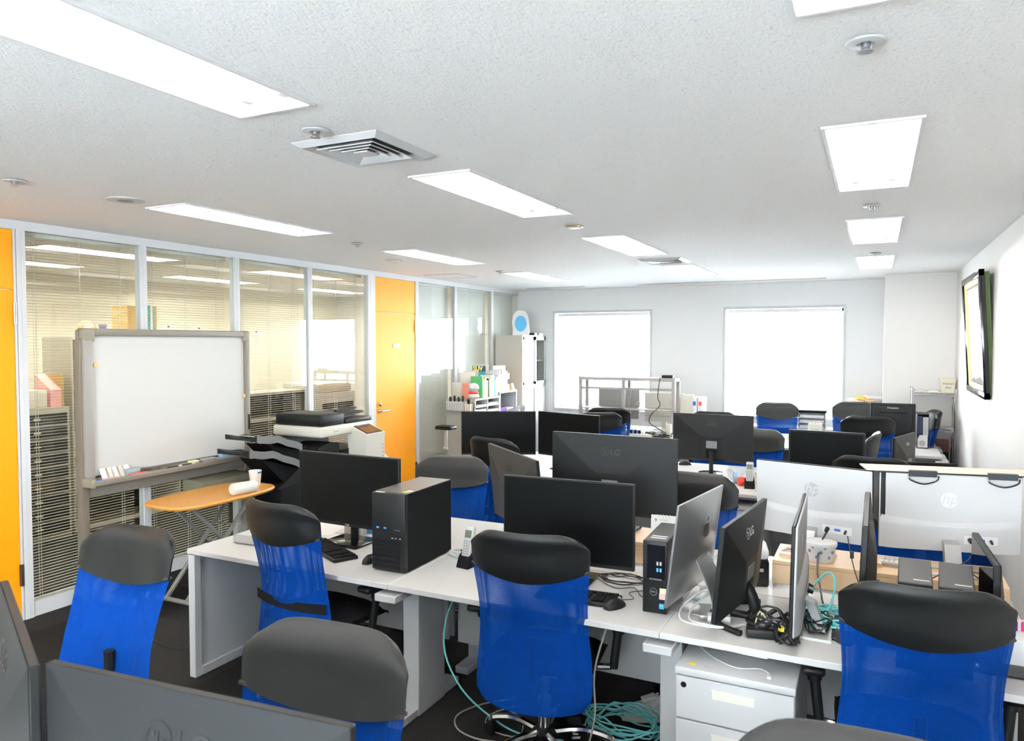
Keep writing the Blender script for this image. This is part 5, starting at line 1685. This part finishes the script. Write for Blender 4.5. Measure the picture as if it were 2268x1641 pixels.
lc = thing('low_cabinet', 'low beige steel cabinet with letter trays beside the glass wall', 'cabinet', (-4.70, 8.07, 0))
ob('body', G().box(-.22, .20, 0, .02, 0, 1.10).box(-.22, .20, .66, .68, 0, 1.10).box(-.22, -.20, .02, .66, 0, 1.10).box(-.20, .20, .02, .66, 1.08, 1.10).box(-.20, .20, .02, .66, 0, .5), BEIGEM, lc)
ob('divider', G().box(-.20, .20, .335, .345, .5, 1.08), WHITEM, lc)
for j in range(7):
    for i in range(2):
        tr_ = ob('letter_tray', G().box(-.18, .20, .025 + i * .325, .325 + i * .325, .52 + j * .078, .526 + j * .078).box(.185, .20, .025 + i * .325, .325 + i * .325, .526 + j * .078, .54 + j * .078), WHITEP, lc)
        ob('papers', G().box(-.12, .19, .04 + i * .325, .31 + i * .325, .527 + j * .078, .545 + j * .078 + .012 * ((i + j) % 3)), PAPER, tr_)
sc = thing('open_shelf', 'white open shelf between the low cabinet and the tall cabinet', 'shelf', (-4.70, 8.77, 0))
ob('body', G().box(-.20, .19, 0, .02, 0, 1.15).box(-.20, .19, .50, .52, 0, 1.15).box(-.20, -.19, .02, .5, 0, 1.15).box(-.19, .19, .02, .5, 1.13, 1.15).box(-.19, .19, .02, .5, .70, .715).box(-.19, .19, .02, .5, .35, .365), WHITEM, sc)
ob('dark_back', G().box(-.189, -.18, .02, .5, .02, 1.13), DARKROOM, sc)
one('purple_basket', G().prism([(-.10, 0), (.10, 0), (.12, .22), (-.12, .22)], 0, .15, 'y'), PURPLE, 'purple box in the open white shelf', 'box', (-4.63, 8.80, .7155))
one('grey_carton', G().rbox(-.12, .12, 0, .2, 0, .2, .004), BEIGEM, 'grey carton in the open white shelf beside the purple box', 'carton', (-4.65, 9.02, .7155))
one('plastic_bag', G().shell(lambda u, v: (.03 * sin(9 * u) + .02 * cos(13 * v), u * .26, v * .42 - .03 * sin(7 * u)), lambda u, v: (-.10 + .02 * sin(11 * u), u * .26, v * .40), 16, 14), mat('crumpled_plastic', (.62, .62, .65), .35), 'crumpled pale plastic bag in front of the tall cabinet', 'bag', (-4.42, 9.05, .50))
# things on the side and top of the low cabinet
r = thing('wire_basket', 'white perforated basket of tools hung on the low beige cabinet', 'basket', (-4.74, 8.07, .95), 0)
ob('basket', G().box(-.13, .13, -.09, -.085, 0, .12).box(-.13, .13, -.004, 0, 0, .12).box(-.13, -.126, -.09, 0, 0, .12).box(.126, .13, -.09, 0, 0, .12).box(-.13, .13, -.09, 0, 0, .004), WHITEP, r)
g = G()
for i in range(9):
    for j in range(6):
        g.box(-.115 + i * .027, -.105 + i * .027, -.0915, -.09, .012 + j * .017, .02 + j * .017)
k_ = ob('perforations', g, DARKROOM, r)
k_['kind'] = 'stuff'
for i in range(4):
    one('hand_tool', G().rbox(-.012, .012, -.012, .012, 0, .17 + .015 * (i % 2), .005), BLACK, ['first', 'second', 'third', 'last'][i] + ' black tool handle from the left in the white perforated basket', 'tool', (-4.83 + i * .06, 8.025, .955), rad(10 * i))
r = thing('pen_cup', 'cream pen cup with a black spoon shape on the low beige cabinet side', 'cup', (-4.565, 8.02, .95))
ob('cup', G().box(-.04, .04, -.035, .045, 0, .09), CREAMP, r)
ob('spoon', G().lathe([(0, 0), (.012, .01), (.02, .04), (.012, .07), (0, .075)], 12, TR(.0, 0, .085)), BLACK, r)
one('hanging_scissors', G().tube([(.02 * cos(t), 0, .02 * sin(t)) for t in [2 * pi * k / 12 for k in range(12)]], .003, 5, 1, closed=True).tube([(.03 + .015 * cos(t), 0, -.02 + .02 * sin(t)) for t in [2 * pi * k / 12 for k in range(12)]], .003, 5, 1, closed=True).box(-.004, .004, -.002, .002, -.10, -.02), BLACK, 'black scissors hanging on the low beige cabinet', 'scissors', (-4.52, 8.066, 1.03))
r = thing('plush_figure', 'white round plush figure with a red scarf on the low beige cabinet', 'plush toy', (-4.56, 8.14, 1.1005), rad(-20))
ob('body', G().lathe([(0, 0), (.06, .005), (.075, .03), (.06, .06), (.03, .07), (0, .072)], 18), LOGOW, r)
ob('head', G().lathe([(0, 0), (.05, .01), (.072, .05), (.06, .09), (.03, .11), (0, .115)], 18, TR(0, 0, .085)), LOGOW, r)
ob('scarf', G().lathe([(.055, 0), (.066, .012), (.055, .028), (.045, .03)], 18, TR(0, 0, .065)), RED, r)
one('gift_pack', G().rbox(-.06, .06, -.01, .01, 0, .20, .002), CREAMP, 'cream printed pack with red stripe on the low beige cabinet', 'pack', (-4.80, 8.12, 1.1005))
one('pink_pack', G().rbox(-.05, .05, -.012, .012, 0, .19, .002), mat('salmon', (.80, .30, .22), .6), 'salmon pink pack beside the white plush figure', 'pack', (-4.68, 8.17, 1.1005))
one('paper_board', G().box(-.11, .11, -.002, .002, 0, .33, RX(rad(-6))), mat('sand_paper', (.62, .58, .52), .8), 'beige paper board leaning behind the plush figure', 'board', (-4.72, 8.30, 1.1005), rad(55))
r = thing('magazine', 'blue magazine with big yellow title SUV behind the row of books', 'magazine', (-4.80, 8.72, 1.22), rad(62))
ob('cover', G().box(-.105, .105, -.003, .003, 0, .28), TEAL, r)
ob('title_band', G().box(-.10, .10, -.0042, -.003, .20, .275), NAVY, r)
text_ob('SUV', .085, YELLOW, r, TR(-.02, -.005, .237), depth=.0006, bold=.002)
random.seed(17)
BKC = [(GREEN, 'green'), (LIME, 'lime'), (PALEY, 'pale yellow'), (PAPER, 'white'), (BLACKM, 'black'), (BROWN, 'brown'), (CARD, 'tan'), (PAPER, 'cream white'), (LEATHB, 'dark brown'), (TEAL, 'teal'), (mat('sage', (.35, .46, .38), .7), 'sage'), (PAPER, 'plain white'), (mat('lilac', (.62, .55, .70), .7), 'lilac'), (WHITEP, 'bright white'), (ORANGEP, 'orange'), (PAPER, 'slim white'), (mat('binder_grey', (.35, .37, .36), .6), 'grey'), (PAPER, 'thick white'), (CARD, 'sand'), (mat('rose', (.70, .5, .48), .7), 'rose'), (BEIGEM, 'stone'), (ORANGEP, 'tall orange')]
y = 8.30
for i, (m_, c_) in enumerate(BKC):
    w_ = random.uniform(.022, .042) if i != len(BKC) - 1 else .06
    h_ = random.uniform(.21, .29)
    z_ = 1.1005 if y + w_ < 8.74 else 1.1505
    o = thing('book', '%s book standing in the row on the cabinets beside the plush figure' % c_, 'book', (-4.60, y, z_), group='books on the cabinets')
    ob('cover', G().box(-.09, .08, 0, .002, 0, h_).box(-.09, .08, w_ - .004, w_ - .002, 0, h_).box(.078, .08, 0, w_ - .002, 0, h_), m_, o)
    ob('pages', G().box(-.085, .078, .002, w_ - .004, .004, h_ - .004), PAPER, o)
    if i == len(BKC) - 1:
        ob('spine_band', G().box(.08, .081, .004, w_ - .006, .09, .16), BLACKM, o)
    y += w_ + .002
for n, (yy, zz, h_, lab) in enumerate(((8.50, 1.1005, .34, 'beige index board rising behind the books, left one'), (8.80, 1.1505, .36, 'beige index board rising behind the books, right one'), (9.12, 1.1505, .34, 'white clear folder leaning at the end of the books'))):
    one('index_board', G().box(-.10, .10, -.002, .002, 0, h_), PAPER if n == 2 else MAT['sand_paper'], lab, 'board', (-4.80 + .1 * (n == 2), yy, zz), rad(40 + 10 * n))
one('desk_ornament', G().prism([(-.05, 0), (.05, 0), (.02, .09), (-.01, .06)], -.03, .03, 'y'), GREYM, 'small grey ornament at the end of the books', 'ornament', (-4.58, 9.24, 1.1505))

r = thing('sanitizer_stand', 'white pole stand with a black top in front of the low beige cabinet', 'stand', (-4.53, 7.42, 0))
ob('base', G().lathe([(0, 0), (.15, 0), (.15, .012), (.02, .02), (0, .02)], 24), WHITEM, r)
ob('lower_pole', G().cyl((0, 0, .015), (0, 0, .60), .012), STEEL, r)
ob('upper_pole', G().rbox(-.018, .018, -.014, .014, .56, .80, .004), WHITEM, r)
ob('clamp', G().cyl((-.03, 0, .57), (.02, 0, .57), .018), WHITEM, r)
ob('black_top', G().rbox(-.11, .11, -.08, .08, .79, .835, .02, 3), BLACK, r)

# ------------------------------------------------------------------ window row: grey desk shelf and equipment
sh = thing('desk_shelf', 'grey metal desk shelf frame standing on the window row of desks', 'shelf', (-2.80, 8.98, DZ))
GS = mat('shelf_grey', (.36, .345, .33), .5)
for x in (-.60, -.03, .60):
    ob('upright', G().box(x - .02, x + .02, -.12, -.08, 0, .68), GS, sh)
    ob('upright', G().box(x - .02, x + .02, .12, .15, 0, .68), GS, sh)
ob('top_board', G().box(-.62, .62, -.13, .15, .635, .675), GS, sh)
ob('upper_rail', G().box(-.60, .60, -.11, -.09, .52, .55), GS, sh)
ob('lower_board', G().box(-.60, .60, -.12, .15, .27, .285), GS, sh)
one('router', G().rbox(-.07, .07, -.05, .05, 0, .035, .006), BLACK, 'flat black router on top of the grey desk shelf', 'router', (-2.29, 8.96, DZ + .6755))
one('shelf_cord', G().tube([(-2.36, 8.84, 1.38), (-2.38, 8.82, 1.15), (-2.35, 8.81, 1.05), (-2.45, 8.80, .94), (-2.47, 8.78, .84), (-2.35, 8.72, .78), (-2.2, 8.66, .71)], .006), CABK, 'black cord hanging down from the router over the grey desk shelf', 'cable')
one('desk_fan_lamp', G().lathe([(0, 0), (.028, .004), (.03, .02), (.0, .024)], 16, TR(0, 0, .06) @ RX(pi / 2)).tube([(0, 0, .06), (.03, 0, .16), (.04, 0, .22)], .004, 6, 3), GREYM, 'small round grey lamp head in front of the left window', 'lamp', (-2.68, 9.02, .985))
for n, (x, w_, z0, h_, m_, lab) in enumerate(((-3.02, .55, .12, .40, mat('screen_grey', (.30, .295, .285), .5), 'grey screen back standing in the left half of the grey desk shelf'), (-2.42, .50, .10, .37, CREAMP, 'cream screen back with round emblem in the right half of the grey desk shelf'))):
    q = thing('screen_back', lab, 'monitor', (x, 9.28, DZ), rad(2))
    ob('housing', G().rbox(-w_ / 2, w_ / 2, -.02, .02, z0, z0 + h_, .008), m_, q)
    ob('neck', G().box(-.03, .03, .0, .03, 0, z0 + .05), m_, q)
    ob('foot', G().rbox(-.12, .12, -.08, .10, 0, .012, .004), m_, q)
    if n:
        ob('emblem', G().cyl((.10, -.0215, z0 + .25), (.10, -.02, z0 + .25), .035, n=24), mat('emblem_cream', (.6, .58, .52), .5), q)
    ob('seam', G().box(-w_ / 2 + .01, w_ / 2 - .01, -.0215, -.02, z0 + .07, z0 + .076), GREYM, q)
r = thing('white_case', 'flat white computer case lying on the window row of desks', 'case', (-2.42, 6.62, DZ), rad(8))
ob('case', G().rbox(-.17, .17, -.14, .14, 0, .16, .006), mat('case_dark', (.18, .18, .18), .5), r)
ob('lid', G().rbox(-.172, .172, -.142, .142, .16, .175, .004), WHITEP, r)
r.location = (-2.05, 6.55, DZ)
r['label'] = 'flat white topped case between the far black screen and the small grey monitor back'
for n, (x, m_, lab) in enumerate(((-2.02, BLUE, 'white binder with blue label standing right of the grey desk shelf'), (-1.95, RED, 'white binder with red label standing right of the grey desk shelf'))):
    o = thing('binder', lab, 'binder', (x, 9.20, DZ))
    ob('cover', G().rbox(-.03, .03, 0, .24, 0, .43, .004), WHITEP, o)
    ob('label', G().box(-.018, .018, -.0015, 0, .33, .38), m_, o)
one('document_case', G().rbox(-.13, .13, -.02, .02, 0, .46, .004), CREAMP, 'cream document case beside the white binders on the window row', 'case', (-2.17, 9.26, DZ))
random.seed(23)
one('window_row_cables', coil(-2.28, 8.50, DZ, .16, .08, 6, .006, 61, .05), CABK, 'tangle of black cables on the window row of desks', 'cable')
one('window_row_white_cables', coil(-2.35, 8.62, DZ, .20, .07, 4, .005, 62, .04), CABW, 'tangle of white cables on the window row of desks', 'cable')
one('standing_adapter', G().rbox(-.03, .03, -.03, .03, 0, .16, .006), CREAMP, 'cream upright adapter among the cables on the window row', 'adapter', (-2.16, 8.5, DZ))
one('blue_pouch', G().lathe([(0, 0), (.06, .01), (.07, .03), (.05, .06), (0, .065)], 16), BLUE, 'blue pouch among the cables on the window row', 'pouch', (-2.62, 8.62, DZ))
r = thing('power_outlet_row', 'cream power strip with black plugs on the window row of desks', 'power strip', (-2.50, 8.42, DZ), rad(4))
ob('strip', G().rbox(-.16, .16, -.03, .03, 0, .04, .006), CREAMP, r)
for i in range(3):
    ob('plug', G().rbox(-.10 + i * .05, -.07 + i * .05, -.016, .016, .04, .085, .006), BLACK, r)

# things on the window ledge side
lg = thing('window_cabinet', 'low grey cabinet under the right window', 'cabinet', (-.75, 10.08, 0))
ob('body', G().box(-.75, .80, -.20, .20, 0, .70), GREYM, lg)
ob('top', G().box(-.77, .82, -.21, .205, .70, .735), BEIGEM, lg)
one('black_tray', G().rbox(-.17, .17, -.12, .12, 0, .03, .01), BLACKM, 'black tray on top of the stacked letter trays under the right window', 'tray', (-.72, 10.05, .93))
for i in range(3):
    o = thing('letter_tray', ['lowest', 'middle', 'upper'][i] + ' white letter tray in the stack under the right window', 'letter tray', (-.72, 10.05, .7355 + i * .065))
    ob('tray', G().box(-.16, .16, -.12, .12, 0, .006).box(-.16, -.155, -.12, .12, 0, .06).box(.155, .16, -.12, .12, 0, .06).box(-.16, .16, .114, .12, 0, .06), WHITEP, o)
    ob('papers', G().box(-.14, .14, -.11, .10, .007, .035), PAPER, o)
r = thing('flower_pot', 'small pot of pink flowers under the right window', 'flower pot', (-.42, 10.02, .7355))
ob('pot', G().lathe([(0, 0), (.035, 0), (.05, .07), (.046, .07), (0, .06)], 18), WHITEP, r)
random.seed(6)
for i in range(7):
    a = 2 * pi * i / 7
    ob('leaf', G().prism([(0, 0), (.02, .03), (0, .07), (-.02, .03)], -.001, .001, 'y', TR(.02 * cos(a), .02 * sin(a), .06) @ RZ(a) @ RX(rad(30))), DGREEN, r)
for i in range(5):
    a = 2 * pi * i / 5 + .4
    ob('blossom', G().lathe([(0, 0), (.015, .005), (.022, .02), (.012, .03), (0, .03)], 10, TR(.028 * cos(a), .028 * sin(a), .11 + .01 * (i % 2))), PINK if i != 2 else RED, r)
one('clear_stand', G().box(-.06, .06, -.003, .003, 0, .22, RX(rad(-10))), mat('frosted_plastic', (.75, .75, .76), .35), 'pale upright card stand behind the flower pot', 'card stand', (-.30, 10.1, .7355))
r = thing('desk_clock', 'cream square clock with a small screen on the window row', 'clock', (-.63, 9.25, DZ), rad(-5))
ob('case', G().rbox(-.075, .075, -.03, .03, 0, .17, .01), CREAMP, r)
ob('display', G().box(-.05, .05, -.0315, -.03, .03, .10), LCD, r)
for x in (-.03, 0, .03):
    ob('button', G().box(x - .006, x + .006, -.01, .01, .17, .178), BLACK, r)
one('white_dish', G().lathe([(0, 0), (.05, 0), (.07, .025), (.065, .025), (0, .006)], 20), WHITEP, 'white dish beside the cream clock', 'dish', (-.86, 9.1, DZ))
for n, (m_, x, lab) in enumerate(((CARD, -.12, 'tan booklet lying on papers below the window edge'), (ORANGEP, -.02, 'orange edged booklet below the window edge'), (PAPER, .08, 'white booklet below the window edge'))):
    one('booklet', G().box(-.10, .10, -.08, .08, 0, .012, RX(rad(8))), m_, lab, 'booklet', (x - .10, 10.12, 1.095 + .02 * n), rad(15 * n - 10))
one('paper_pile', G().box(-.2, .15, -.12, .12, 0, .34), PAPER, 'tall pile of papers on the low cabinet below the booklets', 'paper stack', (-.12, 10.10, .7355))
one('thin_wires', G().tube([(-1.05, 8.7, DZ + .004), (-.98, 8.62, DZ + .004), (-.90, 8.7, DZ + .004), (-.80, 8.66, DZ + .004), (-.70, 8.7, DZ + .004)], .003), CABG, 'thin grey wire on the bare white desk by the windows', 'cable')

# ------------------------------------------------------------------ right side: rack, open computer, painting
rk = thing('wire_rack', 'chrome wire rack in the corner by the pillar', 'rack', (.565, 9.42, 0))
for sx in (-.205, .205):
    for sy in (-.15, .18):
        ob('post', G().cyl((sx, sy, 0), (sx, sy, 1.30), .0125), CHROME, rk)
        ob('post_cap', G().cyl((sx, sy, 1.29), (sx, sy, 1.31), .015), CHROME, rk)
for z in (1.25, .86, .30):
    s_ = ob('shelf', G().box(-.2, .2, -.14, .17, z, z + .006), GREYM, rk)
    for sy in (-.15, .18):
        f = G().cyl((-.2, sy, z + .012), (.2, sy, z + .012), .004, n=8).cyl((-.2, sy, z - .02), (.2, sy, z - .02), .004, n=8)
        for i in range(8):
            x = -.19 + i * .05
            f.cyl((x, sy, z + .012), (x + .025, sy, z - .02), .003, n=6).cyl((x + .025, sy, z - .02), (x + .05 if i < 7 else x + .04, sy, z + .012), .003, n=6)
        ob('truss_wire', f, CHROME, s_)
r = thing('storage_tub', 'cream tub with handwriting on the top of the wire rack', 'tub', (.70, 9.42, 1.2575))
ob('tub', G().prism([(-.055, 0), (.055, 0), (.075, .16), (-.08, .16)], -.10, .10, 'y'), mat('tub_cream', (.74, .69, .55), .6), r)
text_ob('Viewers', .034, INK, r, TR(0, -.101, .105), depth=.0004, shear=.15)
text_ob('iPad', .034, INK, r, TR(0, -.101, .062), depth=.0004, shear=.15)
for n, (x, m_, lab) in enumerate(((.45, CARD, 'small tan cloth on the wire rack'), (.57, PAPER, 'white papers lying on the wire rack'))):
    one('loose_item', G().shell(lambda u, v: (-.06 + .12 * u, -.08 + .16 * v, .012 + .02 * sin(pi * u) * sin(pi * v)), lambda u, v: (-.06 + .12 * u, -.08 + .16 * v, 0), 8, 8), m_, lab, 'papers', (x, 9.36, 1.2565))
one('yellow_box', G().rbox(-.05, .05, -.04, .04, 0, .09, .004), YELLOW, 'yellow box on the middle shelf of the wire rack', 'box', (.572, 9.34, .8665))
one('white_box', G().rbox(-.04, .04, -.03, .03, 0, .14, .004), WHITEP, 'white box behind the yellow box on the wire rack', 'box', (.535, 9.47, .8665))
r = thing('briefcase', 'brown and black leather briefcase behind the open computer', 'briefcase', (.585, 9.05, .3065))
r.location = (.56, 9.42, .3065)
ob('body', G().prism([(-.17, 0), (.17, 0), (.16, .40), (-.16, .42)], -.05, .05, 'y'), BLACKM, r)
ob('flap', G().prism([(-.165, .30), (.165, .30), (.165, .43), (-.165, .435)], -.056, .056, 'y'), LEATHB, r)
r = thing('open_computer', 'opened tower computer showing its metal inside, on the desk near the right wall', 'computer', (.44, 8.98, DZ), rad(2))
ob('case', G().box(-.055, .055, -.15, .15, 0, .004).box(-.055, -.052, -.15, .15, 0, .36).box(.052, .055, -.15, .15, 0, .36).box(-.055, .055, -.15, .15, .355, .36).box(-.055, .055, .146, .15, 0, .36), BLACK, r)
ob('drive_bay', G().box(.0, .05, -.145, .1, .14, .33), STEEL, r)
ob('board', G().box(-.05, -.005, -.13, .1, .15, .34), NAVY, r)
ob('power_supply', G().prism([(-.048, .01), (.045, .01), (.045, .14), (-.03, .14), (-.048, .10)], -.148, .05, 'y'), LOGOW, r)
ob('fan_hole', G().cyl((-.005, -.15, .055), (-.005, -.147, .055), .03, n=18), GREYM, r)
ob('wire', G().tube([(-.055, -.1, .05), (-.08, -.14, .03), (-.09, -.18, .006)], .005, 6, 3), CABK, r)

pt = thing('painting', 'framed painting in a dark and gold frame hung on the right wall', 'painting', (.79, 7.28, 1.88))
M = RY(rad(-3.5)) @ TR(-.045, 0, 0)
h2, l2 = .50, .63
ob('canvas', G().box(.0, .006, -l2 + .09, l2 - .09, -h2 + .09, h2 - .09, M), mat('canvas_grey', (.52, .505, .525), .7, var=(4, .15)), pt)
ob('painted_shore', G().prism([(-l2 + .09, -h2 + .09), (l2 - .09, -h2 + .09), (l2 - .25, -h2 + .13), (.2, -h2 + .12), (-.1, -h2 + .15), (-l2 + .3, -h2 + .115), (-l2 + .09, -h2 + .13)], -.0015, 0, 'x', M), mat('shore_dark', (.13, .12, .12), .8), pt)
g = G()
for (a, b, c_, d_) in ((-l2 + .05, l2 - .05, -h2 + .05, -h2 + .095), (-l2 + .05, l2 - .05, h2 - .095, h2 - .05), (-l2 + .05, -l2 + .095, -h2 + .05, h2 - .05), (l2 - .095, l2 - .05, -h2 + .05, h2 - .05)):
    g.box(-.02, .006, a, b, c_, d_, M)
ob('gold_liner', g, GOLD, pt)
g = G()
for (a, b, c_, d_) in ((-l2, l2, -h2, -h2 + .055), (-l2, l2, h2 - .055, h2), (-l2, -l2 + .055, -h2, h2), (l2 - .055, l2, -h2, h2)):
    g.rbox(-.035, .006, a, b, c_, d_, .005, 2, M)
ob('dark_frame', g, BLACKG, pt)
ob('green_back', G().box(.006, .040, -l2 + .03, l2 - .03, -h2 + .03, h2 - .02, M), DGREEN, pt)
ob('hanging_cord', G().cyl((.03, -.3, .30), (.045, -.3, .34), .003), LOGOW, pt)

# right edge clutter by the wall
one('white_tub', G().rbox(-.10, .08, -.12, .12, 0, .10, .01), WHITEP, 'white box with coloured caps at the right edge of the nearest desk row', 'box', (.50, 3.12, DZ))
for i, (m_, c_) in enumerate(((PURPLE, 'purple'), (mat('magenta', (.75, .02, .15), .5), 'magenta'), (LBLUE, 'pale blue'))):
    o = thing('marker_pen', '%s capped marker in the white box at the right edge' % c_, 'pen', (.455 + i * .025, 3.10, DZ + .1005))
    ob('cap', G().cyl((0, 0, 0), (0, 0, .028), .008, n=10).lathe([(.008, .028), (.006, .033), (0, .034)], 10), m_, o)
one('paper_bag', G().prism([(-.08, 0), (.08, 0), (.10, .20), (-.06, .22)], -.05, .05, 'y'), CREAMP, 'cream paper bag at the right edge behind the clipped board', 'bag', (.66, 3.75, DZ))
r = thing('folded_umbrella', 'green folded umbrella leaning on the right wall behind the nearest desk row', 'umbrella', (.72, 3.95, 0))
ob('canopy', G().cyl((0, 0, .25), (.02, .04, .80), .035, .02, 10), mat('umbrella_green', (.10, .16, .10), .5), r)
ob('shaft', G().cyl((0, 0, 0), (0, 0, .26), .006).cyl((.02, .04, .80), (.025, .05, .90), .007), STEEL, r)
